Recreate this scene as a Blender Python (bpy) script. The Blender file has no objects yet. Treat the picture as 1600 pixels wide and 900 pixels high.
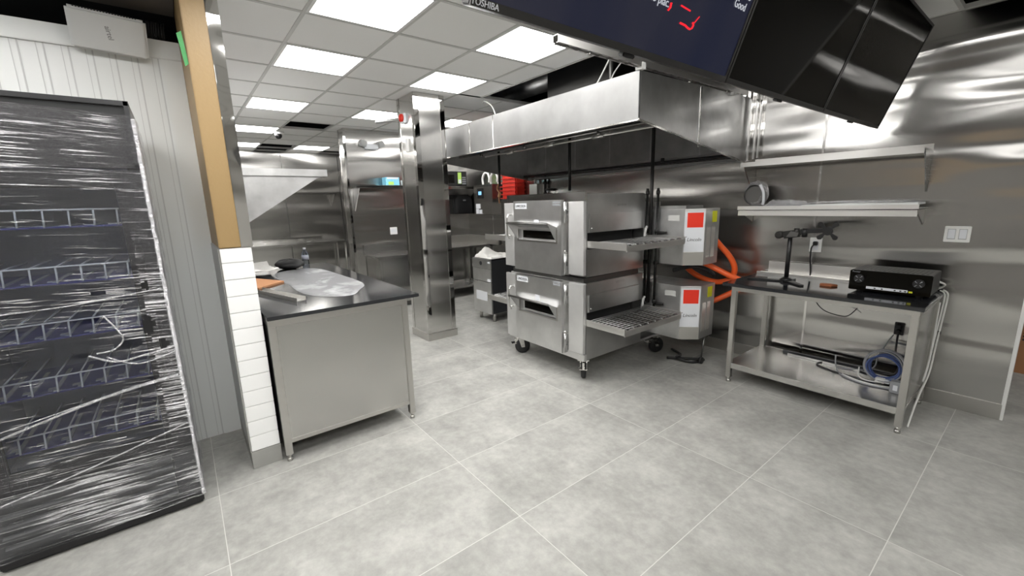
import bpy, bmesh, math, random
from mathutils import Vector, Matrix, noise as mnoise
random.seed(7)
S = bpy.context.scene
COL = S.collection
PI = math.pi
# ------------------------------------------------------------------ camera, world, exposure
CAMH = 1.6
camd = bpy.data.cameras.new('camera'); cam = bpy.data.objects.new('camera', camd); COL.objects.link(cam)
camd.sensor_width = 36.0; camd.sensor_fit = 'HORIZONTAL'; camd.lens = 36.0 * 663.25 / 1600.0
camd.clip_start = 0.03; camd.clip_end = 100
RX = Vector((0.61460432, 0.78837832, -0.02685426)); DN = Vector((0.13864423, -0.14147204, -0.98018541)); FW = Vector((-0.77655606, 0.598703, -0.19625343))
M = Matrix((RX, -DN, -FW)).transposed().to_4x4(); M.translation = (0, 0, CAMH)
cam.matrix_world = M
S.camera = cam
W = bpy.data.worlds.new('world'); S.world = W; W.use_nodes = True
W.node_tree.nodes['Background'].inputs[0].default_value = (0.75, 0.78, 0.82, 1); W.node_tree.nodes['Background'].inputs[1].default_value = 0.03
LIGHT = 11.5
S.view_settings.view_transform = 'Standard'; S.view_settings.look = 'None'; S.view_settings.gamma = 1; S.view_settings.use_curve_mapping = False
S.view_settings.exposure = 0.74
S.cycles.use_denoising = True
S.cycles.max_bounces = 8; S.cycles.diffuse_bounces = 4; S.cycles.glossy_bounces = 5; S.cycles.transparent_max_bounces = 16; S.cycles.transmission_bounces = 4
S.cycles.caustics_reflective = True; S.cycles.caustics_refractive = False; S.cycles.blur_glossy = 0.6; S.cycles.sample_clamp_indirect = 10

# ------------------------------------------------------------------ materials
def nt(name):
    m = bpy.data.materials.new(name); m.use_nodes = True
    t = m.node_tree
    return m, t, t.nodes['Principled BSDF'], t.nodes['Material Output']
def lk(t, a, b): t.links.new(a, b)
def setv(b, **k):
    for n, v in k.items():
        n = n.replace('_', ' ')
        if n in b.inputs: b.inputs[n].default_value = v
def plain(name, c, rough=0.5, metal=0.0, spec=0.5, bump=None, var=None, coat=0.0):
    m, t, b, o = nt(name)
    b.inputs['Base Color'].default_value = (*c, 1); setv(b, Roughness=rough, Metallic=metal, Specular_IOR_Level=spec, Coat_Weight=coat)
    if bump or var: g = t.nodes.new('ShaderNodeNewGeometry')
    if bump:
        n = t.nodes.new('ShaderNodeTexNoise'); n.inputs['Scale'].default_value = bump[0]; n.inputs['Detail'].default_value = 4
        lk(t, g.outputs['Position'], n.inputs['Vector'])
        u = t.nodes.new('ShaderNodeBump'); u.inputs['Strength'].default_value = 1; u.inputs['Distance'].default_value = bump[1]
        lk(t, n.outputs['Fac'], u.inputs['Height']); lk(t, u.outputs['Normal'], b.inputs['Normal'])
    if var:
        n = t.nodes.new('ShaderNodeTexNoise'); n.inputs['Scale'].default_value = var[0]; n.inputs['Detail'].default_value = 6
        lk(t, g.outputs['Position'], n.inputs['Vector'])
        r = t.nodes.new('ShaderNodeMix'); r.data_type = 'RGBA'
        r.inputs['A'].default_value = (*c, 1); r.inputs['B'].default_value = (*var[1], 1)
        lk(t, n.outputs['Fac'], r.inputs['Factor']); lk(t, r.outputs['Result'], b.inputs['Base Color'])
    return m
def steel(name, base=0.5, rough=0.2, wave=None, tint=(1, 0.985, 0.96), brush='z', brushamt=0.025, spot=0.0, aniso=0.0):
    """brushed stainless: wave = ((sx,sy,sz), amplitude in metres)"""
    m, t, b, o = nt(name)
    g = t.nodes.new('ShaderNodeNewGeometry')
    setv(b, Metallic=1.0)
    if aniso:
        # vertical grain: the highlight spreads sideways across the sheet
        cr = t.nodes.new('ShaderNodeVectorMath'); cr.operation = 'CROSS_PRODUCT'; lk(t, g.outputs['True Normal'], cr.inputs[0]); cr.inputs[1].default_value = (0, 0, 1)
        ad = t.nodes.new('ShaderNodeVectorMath'); ad.operation = 'ADD'; lk(t, cr.outputs[0], ad.inputs[0]); ad.inputs[1].default_value = (0.001, 0.0017, 0.0)
        lk(t, ad.outputs[0], b.inputs['Tangent']); setv(b, Anisotropic=aniso)
    b.inputs['Base Color'].default_value = (base*tint[0], base*tint[1], base*tint[2], 1)
    mp = t.nodes.new('ShaderNodeMapping'); lk(t, g.outputs['Position'], mp.inputs['Vector'])
    mp.inputs['Scale'].default_value = {'z': (2, 2, 160), 'x': (160, 2, 2), 'v': (160, 160, 2)}[brush]
    n = t.nodes.new('ShaderNodeTexNoise'); n.inputs['Scale'].default_value = 1.0; n.inputs['Detail'].default_value = 3
    lk(t, mp.outputs['Vector'], n.inputs['Vector'])
    r = t.nodes.new('ShaderNodeMapRange'); r.inputs['To Min'].default_value = max(0.03, rough - brushamt/2); r.inputs['To Max'].default_value = rough + brushamt/2
    lk(t, n.outputs['Fac'], r.inputs['Value']); lk(t, r.outputs['Result'], b.inputs['Roughness'])
    if spot:
        n3 = t.nodes.new('ShaderNodeTexNoise'); n3.inputs['Scale'].default_value = 5; n3.inputs['Detail'].default_value = 5; lk(t, g.outputs['Position'], n3.inputs['Vector'])
        r3 = t.nodes.new('ShaderNodeMapRange'); r3.inputs['From Min'].default_value = 0.3; r3.inputs['From Max'].default_value = 0.7; r3.inputs['To Min'].default_value = base*(1-spot); r3.inputs['To Max'].default_value = base*(1+spot)
        lk(t, n3.outputs['Fac'], r3.inputs['Value'])
        cb = t.nodes.new('ShaderNodeCombineColor')
        for i in range(3): lk(t, r3.outputs['Result'], cb.inputs[i])
        lk(t, cb.outputs['Color'], b.inputs['Base Color'])
    if wave:
        mp2 = t.nodes.new('ShaderNodeMapping'); lk(t, g.outputs['Position'], mp2.inputs['Vector']); mp2.inputs['Scale'].default_value = wave[0]
        n2 = t.nodes.new('ShaderNodeTexNoise'); n2.inputs['Scale'].default_value = 1.0; n2.inputs['Detail'].default_value = 1.0; n2.inputs['Roughness'].default_value = 0.35
        lk(t, mp2.outputs['Vector'], n2.inputs['Vector'])
        u = t.nodes.new('ShaderNodeBump'); u.inputs['Strength'].default_value = 1; u.inputs['Distance'].default_value = wave[1]
        lk(t, n2.outputs['Fac'], u.inputs['Height']); lk(t, u.outputs['Normal'], b.inputs['Normal'])
    return m
def emit(name, c, s):
    m, t, b, o = nt(name); t.nodes.remove(b)
    e = t.nodes.new('ShaderNodeEmission'); e.inputs[0].default_value = (*c, 1); e.inputs[1].default_value = s
    lk(t, e.outputs[0], o.inputs[0]); return m
def film(name, base=0.10, streak=(3, 3, 42), amp=0.012, fold=0.5, rough=0.14, lo=0.52, hi=0.72, dif=0.15):
    """clear stretch film: mostly see-through, glossy, milky only where it is bunched in folds"""
    m, t, b, o = nt(name); t.nodes.remove(b)
    g = t.nodes.new('ShaderNodeNewGeometry')
    # the film is pulled on at a slight slant
    sh = t.nodes.new('ShaderNodeMapping'); lk(t, g.outputs['Position'], sh.inputs['Vector']); sh.inputs['Rotation'].default_value = (0.05, 0, 0)
    mp = t.nodes.new('ShaderNodeMapping'); lk(t, sh.outputs['Vector'], mp.inputs['Vector']); mp.inputs['Scale'].default_value = streak
    n = t.nodes.new('ShaderNodeTexNoise'); n.inputs['Scale'].default_value = 1; n.inputs['Detail'].default_value = 5; n.inputs['Roughness'].default_value = 0.62; n.inputs['Distortion'].default_value = 0.6
    lk(t, mp.outputs['Vector'], n.inputs['Vector'])
    u = t.nodes.new('ShaderNodeBump'); u.inputs['Strength'].default_value = 1; u.inputs['Distance'].default_value = amp
    lk(t, n.outputs['Fac'], u.inputs['Height'])
    gl = t.nodes.new('ShaderNodeBsdfGlossy'); gl.inputs['Roughness'].default_value = rough; gl.inputs['Color'].default_value = (0.95, 0.95, 0.97, 1)
    lk(t, u.outputs['Normal'], gl.inputs['Normal'])
    df = t.nodes.new('ShaderNodeBsdfDiffuse'); df.inputs['Color'].default_value = (0.85, 0.86, 0.9, 1); lk(t, u.outputs['Normal'], df.inputs['Normal'])
    mx0 = t.nodes.new('ShaderNodeMixShader'); mx0.inputs[0].default_value = dif; lk(t, gl.outputs[0], mx0.inputs[1]); lk(t, df.outputs[0], mx0.inputs[2])
    tr = t.nodes.new('ShaderNodeBsdfTransparent'); tr.inputs['Color'].default_value = (0.97, 0.97, 0.98, 1)
    r = t.nodes.new('ShaderNodeMapRange'); r.inputs['From Min'].default_value = lo; r.inputs['From Max'].default_value = hi; r.inputs['To Min'].default_value = base; r.inputs['To Max'].default_value = base + fold
    n4 = t.nodes.new('ShaderNodeTexNoise'); n4.inputs['Scale'].default_value = 3.2; n4.inputs['Detail'].default_value = 2; lk(t, g.outputs['Position'], n4.inputs['Vector'])
    mul = t.nodes.new('ShaderNodeMath'); mul.operation = 'ADD'; lk(t, n.outputs['Fac'], mul.inputs[0])
    sc = t.nodes.new('ShaderNodeMapRange'); sc.inputs['From Min'].default_value = 0.3; sc.inputs['From Max'].default_value = 0.7; sc.inputs['To Min'].default_value = -0.07; sc.inputs['To Max'].default_value = 0.09
    lk(t, n4.outputs['Fac'], sc.inputs['Value']); lk(t, sc.outputs['Result'], mul.inputs[1])
    lk(t, mul.outputs[0], r.inputs['Value'])
    mx = t.nodes.new('ShaderNodeMixShader'); lk(t, r.outputs['Result'], mx.inputs[0]); lk(t, tr.outputs[0], mx.inputs[1]); lk(t, mx0.outputs[0], mx.inputs[2])
    lk(t, mx.outputs[0], o.inputs[0]); return m
def glassy(name, tint=(0.9, 0.92, 0.95), refl=0.08, rough=0.02):
    m, t, b, o = nt(name); t.nodes.remove(b)
    gl = t.nodes.new('ShaderNodeBsdfGlossy'); gl.inputs['Roughness'].default_value = rough
    tr = t.nodes.new('ShaderNodeBsdfTransparent'); tr.inputs['Color'].default_value = (*tint, 1)
    fr = t.nodes.new('ShaderNodeFresnel'); fr.inputs['IOR'].default_value = 1.4
    mx = t.nodes.new('ShaderNodeMixShader'); lk(t, fr.outputs[0], mx.inputs[0]); lk(t, tr.outputs[0], mx.inputs[1]); lk(t, gl.outputs[0], mx.inputs[2])
    lk(t, mx.outputs[0], o.inputs[0]); return m
def floor_mat():
    m, t, b, o = nt('floor_tile')
    g = t.nodes.new('ShaderNodeNewGeometry'); sx = t.nodes.new('ShaderNodeSeparateXYZ'); lk(t, g.outputs['Position'], sx.inputs[0])
    def mth(op, a, bb=None):
        n = t.nodes.new('ShaderNodeMath'); n.operation = op
        for i, v in enumerate((a, bb)):
            if v is None: continue
            if isinstance(v, (int, float)): n.inputs[i].default_value = v
            else: lk(t, v, n.inputs[i])
        return n.outputs[0]
    def dist(axis, phase, step):
        v = mth('DIVIDE', mth('SUBTRACT', sx.outputs[axis], phase), step)
        return mth('MULTIPLY', mth('ABSOLUTE', mth('SUBTRACT', v, mth('ROUND', v))), step), mth('FLOOR', v)
    dx, ix = dist('X', -0.299, 0.6145); dy, iy = dist('Y', -0.034, 1.222)
    d = mth('MINIMUM', dx, dy)
    grout = mth('LESS_THAN', d, 0.0019)
    def nz(scale, det, rgh=0.6, vec=None):
        n = t.nodes.new('ShaderNodeTexNoise'); n.inputs['Scale'].default_value = scale; n.inputs['Detail'].default_value = det; n.inputs['Roughness'].default_value = rgh
        lk(t, vec or g.outputs['Position'], n.inputs['Vector']); return n.outputs['Fac']
    # every tile shifts the pattern a little
    cmb = t.nodes.new('ShaderNodeCombineXYZ'); lk(t, mth('MULTIPLY', ix, 3.71), cmb.inputs[0]); lk(t, mth('MULTIPLY', iy, 5.13), cmb.inputs[1])
    va = t.nodes.new('ShaderNodeVectorMath'); va.operation = 'ADD'; lk(t, g.outputs['Position'], va.inputs[0]); lk(t, cmb.outputs[0], va.inputs[1])
    a = nz(3.0, 8, 0.68, va.outputs[0]); c = nz(22, 6, 0.6, va.outputs[0])
    mixf = mth('ADD', mth('MULTIPLY', a, 0.7), mth('MULTIPLY', c, 0.3))
    ramp = t.nodes.new('ShaderNodeValToRGB'); lk(t, mixf, ramp.inputs[0])
    e = ramp.color_ramp.elements; e[0].position = 0.33; e[0].color = (0.235, 0.234, 0.220, 1); e[1].position = 0.70; e[1].color = (0.48, 0.478, 0.45, 1)
    k = ramp.color_ramp.elements.new(0.5); k.color = (0.335, 0.333, 0.314, 1)
    mx = t.nodes.new('ShaderNodeMix'); mx.data_type = 'RGBA'; lk(t, grout, mx.inputs['Factor']); lk(t, ramp.outputs[0], mx.inputs['A']); mx.inputs['B'].default_value = (0.54, 0.54, 0.51, 1)
    lk(t, mx.outputs['Result'], b.inputs['Base Color'])
    setv(b, Specular_IOR_Level=0.4)
    rr = t.nodes.new('ShaderNodeMapRange'); rr.inputs['To Min'].default_value = 0.42; rr.inputs['To Max'].default_value = 0.6; lk(t, c, rr.inputs['Value']); lk(t, rr.outputs['Result'], b.inputs['Roughness'])
    u = t.nodes.new('ShaderNodeBump'); u.inputs['Strength'].default_value = 0.5; u.inputs['Distance'].default_value = 0.002; lk(t, mth('SUBTRACT', mth('MULTIPLY', c, 0.4), grout), u.inputs['Height']); lk(t, u.outputs['Normal'], b.inputs['Normal'])
    return m
MAT = dict(
    floor=floor_mat(),
    wall_steel=steel('wall_steel', 0.50, 0.175, ((0.55, 0.9, 3.2), 0.042), brushamt=0.03, aniso=0.97),
    far_steel=steel('far_steel', 0.62, 0.21, ((0.6, 0.6, 2.6), 0.035), brushamt=0.03, aniso=0.95),
    col_steel=steel('column_steel', 0.60, 0.20, ((0.8, 0.8, 1.2), 0.008), brushamt=0.03, aniso=0.97),
    mirror_steel=steel('bright_steel', 0.6, 0.05, ((3, 3, 4), 0.006), brushamt=0.03),
    steel=steel('brushed_steel', 0.50, 0.27, ((1.2, 1.2, 1.2), 0.008)),
    oven_steel=steel('oven_steel', 0.74, 0.40, ((2, 2, 2), 0.004), brush='v', spot=0.10, aniso=0.6, brushamt=0.03),
    oven_side=steel('oven_side_steel', 0.60, 0.28, ((1.5, 1.5, 1.5), 0.006), brush='v', spot=0.1, brushamt=0.02),
    hood=steel('hood_steel', 0.31, 0.40, ((0.8, 0.8, 0.8), 0.02), spot=0.1, brush='v', aniso=0.3),
    hood_in=steel('hood_inner_steel', 0.42, 0.34, ((1.2, 1.2, 1.2), 0.02), spot=0.2),
    counter_panel=steel('counter_panel_steel', 0.53, 0.24, ((0.7, 0.7, 2.2), 0.012), brush='v'),
    frame=steel('frame_steel', 0.55, 0.30, tint=(1, 0.98, 0.94)),
    guard_steel=steel('guard_steel', 0.62, 0.06, ((3, 3, 3.5), 0.03), brushamt=0.02),
    router=plain('router_white', (0.74, 0.75, 0.75), 0.45),
    seam=plain('rib_shade_grey', (0.66, 0.67, 0.67), 0.6),  # grey for the shading painted along the wall panel ribs
    hood_end=steel('hood_end_steel', 0.62, 0.36, ((1.4, 1.4, 1.0), 0.05), spot=0.15, brush='v'),  # hood steel made lighter to carry the brighter light on its ends
    panel_steel=steel('oven_panel_steel', 0.80, 0.55, spot=0.06),
    boxsteel=steel('control_box_steel', 0.72, 0.42, spot=0.15),
    pan=plain('conveyor_pan', (0.05, 0.045, 0.04), 0.45, 0.6),
    chrome=steel('chrome', 0.7, 0.12),
    galv=steel('galvanised_steel', 0.55, 0.42, spot=0.2),
    alu=steel('aluminium', 0.75, 0.38),
    darksteel=steel('dark_steel', 0.18, 0.35),
    fryer_side=plain('fryer_side', (0.055, 0.058, 0.063), 0.4, 0.6),
    slab=plain('black_stone', (0.018, 0.019, 0.022), 0.09, 0, 0.65),
    black=plain('black_plastic', (0.012, 0.012, 0.013), 0.35),
    matblack=plain('matt_black', (0.010, 0.010, 0.011), 0.6),
    rubber=plain('black_rubber', (0.014, 0.014, 0.015), 0.5),
    iron=plain('black_pipe', (0.014, 0.013, 0.013), 0.4, 0.3),
    plenum=plain('plenum_black', (0.012, 0.012, 0.013), 0.9),
    white=plain('white_plastic', (0.80, 0.80, 0.79), 0.4),
    whitewire=plain('white_wire', (0.80, 0.82, 0.86), 0.4),
    label=plain('label_white', (0.74, 0.76, 0.80), 0.5),
    red=plain('red_label', (0.85, 0.035, 0.012), 0.45),
    redplastic=plain('red_plastic', (0.60, 0.025, 0.012), 0.4),
    yellow=plain('yellow_label', (0.72, 0.72, 0.02), 0.5),
    green=plain('green_tape', (0.06, 0.30, 0.09), 0.6),
    lime=plain('lime_label', (0.45, 0.7, 0.15), 0.5),
    blue=plain('blue_box', (0.05, 0.46, 0.74), 0.4, var=(40, (0.4, 0.75, 0.9))),
    orange=plain('orange_hose', (0.85, 0.12, 0.02), 0.35),
    ink=plain('dark_ink', (0.02, 0.02, 0.025), 0.5),
    greyink=plain('grey_ink', (0.22, 0.22, 0.23), 0.5),
    tan=plain('tan_paint', (0.315, 0.21, 0.092), 0.45, bump=(60, 0.0006)),
    tanwall=plain('tan_wall_paint', (0.50, 0.36, 0.22), 0.7),
    rear=plain('rear_wall_paint', (0.29, 0.28, 0.265), 0.7),
    cream=plain('cream_wall_paint', (0.72, 0.71, 0.68), 0.7),
    greywall=plain('grey_wall_paint', (0.35, 0.35, 0.35), 0.7),
    taupe=plain('taupe_soffit', (0.13, 0.115, 0.105), 0.7),
    frp=plain('white_wall_panel', (0.86, 0.88, 0.875), 0.33),
    tile=plain('white_glazed_tile', (0.88, 0.885, 0.88), 0.18, bump=(6, 0.002)),
    grout=plain('tile_grout', (0.56, 0.56, 0.55), 0.8),
    greybase=plain('grey_base_tile', (0.27, 0.27, 0.255), 0.5, var=(9, (0.36, 0.36, 0.34))),
    guard=plain('grey_guard', (0.42, 0.43, 0.43), 0.4),
    ceil=plain('ceiling_tile', (0.90, 0.90, 0.885), 0.9, spec=0.1, bump=(160, 0.0002)),
    tgrid=plain('ceiling_grid', (0.60, 0.60, 0.58), 0.5),
    lamp=emit('lamp_panel', (1.0, 0.985, 0.955), LIGHT),
    kraft=plain('cardboard', (0.44, 0.21, 0.10), 0.75),
    sponge=plain('brown_sponge', (0.35, 0.12, 0.05), 0.7, bump=(90, 0.002)),
    cloth=plain('white_cloth', (0.78, 0.77, 0.74), 0.8, bump=(30, 0.006)),
    shelfblue=plain('blue_shelf_liner', (0.07, 0.07, 0.27), 0.35),
    shelfgrey=plain('grey_shelf_foot', (0.42, 0.44, 0.52), 0.3),
    inner=plain('fridge_lining', (0.20, 0.21, 0.29), 0.4),
    fridge=plain('fridge_black', (0.014, 0.014, 0.016), 0.3),
    grille=plain('fridge_grille', (0.055, 0.057, 0.06), 0.4),
    glass=glassy('clear_glass'),
    film=film('stretch_film', base=0.04, streak=(3.5, 4.0, 150), amp=0.010, fold=0.9, rough=0.2, lo=0.55, hi=0.68, dif=0.32),
    film_clear=film('stretch_film_thin', base=0.03, streak=(3.5, 4.0, 130), amp=0.008, fold=0.75, rough=0.16, lo=0.60, hi=0.72, dif=0.25),
    film_side=film('stretch_film_bunched', base=0.45, streak=(14, 14, 60), fold=0.4, amp=0.02),
    film_loose=film('loose_film', base=0.50, streak=(34, 34, 34), amp=0.03, fold=0.5, rough=0.12, dif=0.3),
    bottle=glassy('clear_plastic', (0.8, 0.84, 0.9)),
    cable_grey=plain('grey_cable', (0.30, 0.31, 0.33), 0.45),
    cable_blue=plain('blue_cable', (0.05, 0.09, 0.26), 0.45),
    cable_white=plain('white_cable', (0.72, 0.72, 0.70), 0.45),
    screen_black=plain('dark_screen', (0.005, 0.0045, 0.0035), 0.035, 0, 0.10),
    bezel=plain('tv_bezel', (0.022, 0.021, 0.020), 0.35),
    led_red=emit('screen_red', (1.0, 0.02, 0.03), 0.9),
    led_white=emit('screen_white', (0.55, 0.57, 0.62), 0.55),
    disp=emit('panel_display', (0.25, 0.55, 0.9), 0.9),
)
def screen_on():
    m, t, b, o = nt('lit_screen')
    b.inputs['Base Color'].default_value = (0.006, 0.006, 0.008, 1); setv(b, Roughness=0.05)
    g = t.nodes.new('ShaderNodeNewGeometry'); mp = t.nodes.new('ShaderNodeMapping'); lk(t, g.outputs['Position'], mp.inputs['Vector']); mp.inputs['Scale'].default_value = (2.2, 2.2, 0.7); mp.inputs['Rotation'].default_value = (0.35, 0, 0)
    n = t.nodes.new('ShaderNodeTexNoise'); n.inputs['Scale'].default_value = 1.6; n.inputs['Detail'].default_value = 2; lk(t, mp.outputs['Vector'], n.inputs['Vector'])
    r = t.nodes.new('ShaderNodeValToRGB'); lk(t, n.outputs['Fac'], r.inputs[0])
    r.color_ramp.elements[0].position = 0.3; r.color_ramp.elements[0].color = (0.012, 0.016, 0.042, 1); r.color_ramp.elements[1].position = 0.75; r.color_ramp.elements[1].color = (0.036, 0.036, 0.055, 1)
    lk(t, r.outputs[0], b.inputs['Emission Color']); b.inputs['Emission Strength'].default_value = 0.38; setv(b, Specular_IOR_Level=0.3)
    return m
MAT['screen_on'] = screen_on()

# ------------------------------------------------------------------ mesh builder
ORG = {}
class MB:
    def __init__(self): self.bm = bmesh.new()
    def box(self, x0, x1, y0, y1, z0, z1, bv=0.0, rot=None, c=None):
        vs = [self.bm.verts.new((x, y, z)) for x in (x0, x1) for y in (y0, y1) for z in (z0, z1)]
        idx = [(0, 1, 3, 2), (4, 6, 7, 5), (0, 4, 5, 1), (2, 3, 7, 6), (0, 2, 6, 4), (1, 5, 7, 3)]
        fs = [self.bm.faces.new([vs[i] for i in f]) for f in idx]
        vv = vs
        if bv > 0:
            es = list({e for f in fs for e in f.edges})
            r = bmesh.ops.bevel(self.bm, geom=es, offset=bv, segments=2, affect='EDGES', clamp_overlap=True)
            vv = list({v for f in r['faces'] for v in f.verts} | {v for v in vs if v.is_valid})
        if rot is not None:
            c = Vector(c if c else ((x0+x1)/2, (y0+y1)/2, (z0+z1)/2))
            for v in vv: v.co = rot @ (v.co - c) + c
        return self
    def prism(self, pts, vec, bv=0.0):
        vec = Vector(vec); a = [self.bm.verts.new(p) for p in pts]; b = [self.bm.verts.new(Vector(p) + vec) for p in pts]
        n = len(pts); fs = [self.bm.faces.new(a[::-1]), self.bm.faces.new(b)]
        for i in range(n): fs.append(self.bm.faces.new((a[i], a[(i+1) % n], b[(i+1) % n], b[i])))
        bmesh.ops.recalc_face_normals(self.bm, faces=fs)
        if bv: bmesh.ops.bevel(self.bm, geom=list({e for f in fs for e in f.edges}), offset=bv, segments=2, affect='EDGES', clamp_overlap=True)
        return self
    def tube(self, pts, r, seg=8, closed=False, cap=True):
        pts = [Vector(p) for p in pts]; n = len(pts); rings = []; up = None
        for i, p in enumerate(pts):
            if closed: d = pts[(i+1) % n] - pts[i-1]
            else: d = pts[min(i+1, n-1)] - pts[max(i-1, 0)]
            d = d.normalized() if d.length > 1e-9 else Vector((0, 0, 1))
            if up is None:
                up = Vector((0, 0, 1)) if abs(d.z) < 0.9 else Vector((1, 0, 0))
            s = d.cross(up)
            if s.length < 1e-5: up = Vector((1, 0, 0)) if abs(d.x) < 0.9 else Vector((0, 1, 0)); s = d.cross(up)
            s.normalize(); up = s.cross(d).normalized()
            rr = r[i] if isinstance(r, (list, tuple)) else r
            rings.append([self.bm.verts.new(p + (s*math.cos(2*PI*k/seg) + up*math.sin(2*PI*k/seg))*rr) for k in range(seg)])
        m = n if closed else n-1
        for i in range(m):
            A, B = rings[i], rings[(i+1) % n]
            for k in range(seg):
                f = self.bm.faces.new((A[k], A[(k+1) % seg], B[(k+1) % seg], B[k])); f.smooth = True
        if cap and not closed: self.bm.faces.new(rings[0][::-1]); self.bm.faces.new(rings[-1])
        return self
    def cyl(self, p0, p1, r, seg=20, r1=None):
        p0 = Vector(p0); p1 = Vector(p1)
        return self.tube([p0, p1], [r, r if r1 is None else r1], seg)
    def lathe(self, c, prof, axis='z', seg=24):
        c = Vector(c); rings = []
        for (r, h) in prof:
            ring = []
            for k in range(seg):
                a = 2*PI*k/seg; u, v = r*math.cos(a), r*math.sin(a)
                o = {'z': (u, v, h), 'x': (h, u, v), 'y': (v, h, u)}[axis]
                ring.append(self.bm.verts.new(c + Vector(o)))
            rings.append(ring)
        for A, B in zip(rings, rings[1:]):
            for k in range(seg):
                f = self.bm.faces.new((A[k], A[(k+1) % seg], B[(k+1) % seg], B[k])); f.smooth = True
        self.bm.faces.new(rings[0][::-1]); self.bm.faces.new(rings[-1])
        return self
    def quad(self, *p): self.bm.faces.new([self.bm.verts.new(q) for q in p]); return self
    def grid(self, fn, nu, nv, smooth=True):
        g = [[self.bm.verts.new(fn(i/nu, j/nv)) for j in range(nv+1)] for i in range(nu+1)]
        for i in range(nu):
            for j in range(nv):
                f = self.bm.faces.new((g[i][j], g[i+1][j], g[i+1][j+1], g[i][j+1])); f.smooth = smooth
        return self
    def build(self, name, mat, parent=None, label=None, cat=None, group=None, kind=None, loc=None, base=True):
        bm = self.bm
        bmesh.ops.remove_doubles(bm, verts=bm.verts, dist=1e-6)
        bmesh.ops.recalc_face_normals(bm, faces=bm.faces)
        if parent is not None: o0 = ORG[parent.name]
        elif loc is not None: o0 = Vector(loc)
        else:
            xs = [v.co for v in bm.verts]
            o0 = Vector(((min(v.x for v in xs)+max(v.x for v in xs))/2, (min(v.y for v in xs)+max(v.y for v in xs))/2, min(v.z for v in xs)))
        bmesh.ops.translate(bm, verts=bm.verts, vec=-o0)
        me = bpy.data.meshes.new(name); bm.to_mesh(me); bm.free()
        me.materials.append(MAT[mat] if isinstance(mat, str) else mat)
        o = bpy.data.objects.new(name, me); COL.objects.link(o)
        if parent is not None: o.parent = parent
        else: o.location = o0
        ORG[o.name] = o0
        if label: o['label'] = label
        if cat: o['category'] = cat
        if group: o['group'] = group
        if kind: o['kind'] = kind
        return o
def thing(name, label, cat, loc, group=None, kind=None):
    o = bpy.data.objects.new(name, None); COL.objects.link(o); o.location = loc; o.empty_display_size = 0.1
    if label: o['label'] = label
    if cat: o['category'] = cat
    if group: o['group'] = group
    if kind: o['kind'] = kind
    ORG[o.name] = Vector(loc); return o
def dup(root, loc, label, group=None):
    r = root.copy(); COL.objects.link(r); r.location = loc; r['label'] = label
    if group: r['group'] = group
    for ch in list(root.children):
        c = ch.copy(); COL.objects.link(c); c.parent = r
        for gch in ch.children:
            d = gch.copy(); COL.objects.link(d); d.parent = c
    return r
def struct(mb, name, mat, parent=None): return mb.build(name, mat, parent, kind='structure')
def text(name, s, size, pos, right, up, mat, parent, ext=0.0008, align='CENTER', shear=0.0):
    cu = bpy.data.curves.new('lettering', 'FONT'); cu.body = s; cu.size = size; cu.extrude = ext; cu.align_x = align; cu.align_y = 'CENTER'; cu.shear = shear; cu.resolution_u = 3
    ob = bpy.data.objects.new('lettering_src', cu); COL.objects.link(ob)
    bpy.context.view_layer.update()
    me = bpy.data.meshes.new_from_object(ob.evaluated_get(bpy.context.evaluated_depsgraph_get()))
    bpy.data.objects.remove(ob)
    R = Vector(right).normalized(); U = Vector(up).normalized(); N = R.cross(U)
    org = ORG[parent.name]
    for v in me.vertices: v.co = Vector(pos) + R*v.co.x + U*v.co.y + N*v.co.z - org
    me.materials.clear(); me.materials.append(MAT[mat]); me.name = name
    o = bpy.data.objects.new(name, me); COL.objects.link(o); o.parent = parent; ORG[o.name] = org
    return o
def bez(p, n=12):
    """smooth curve through the points"""
    p = [Vector(q) for q in p]; out = []
    for i in range(len(p)-1):
        a = p[max(i-1, 0)]; b = p[i]; c = p[i+1]; d = p[min(i+2, len(p)-1)]
        for k in range(n):
            t = k/n
            out.append(0.5*((2*b) + (c-a)*t + (2*a-5*b+4*c-d)*t*t + (3*b-a-3*c+d)*t**3))
    out.append(p[-1]); return out
# ------------------------------------------------------------------ the setting
CZ = 2.80
XF, XO, YB, YR, YE = -10.40, 3.60, -3.00, 4.40, 7.00
struct(MB().box(XF-0.2, XO+0.2, YB-0.2, YE+0.2, -0.1, 0.0), 'floor', 'floor')
# stainless clad wall on the right
wr = MB().box(XF, -0.09, YR, YR+0.12, 0, 3.5)
o = struct(wr, 'wall_right', 'wall_steel')
sm = MB()
for x in (-1.335, -3.0, -4.6, -6.2): sm.box(x-0.009, x+0.009, YR-0.003, YR+0.001, 0.14, 2.78)
struct(sm, 'panel_seam', 'chrome', o)
fl = MB()
for i, x in enumerate((-1.985, -1.935, -1.885, -1.845)): fl.box(x-0.010, x+0.010, YR-0.03 - 0.012*(i % 2), YR+0.001, 1.94, 2.78, 0.004)
struct(fl, 'corner_flange', 'mirror_steel', o)
struct(MB().box(-0.09, -0.07, YR-0.008, YR+0.13, 0.0, 2.8), 'trim_4', 'white')
struct(MB().box(-3.2, -0.085, YR-0.014, YR, 0, 0.115, 0.002), 'baseboard_right', 'frame')
struct(MB().box(-0.09, XO, YE, YE+0.1, 0, 2.8), 'wall_beyond', 'greywall')
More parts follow.
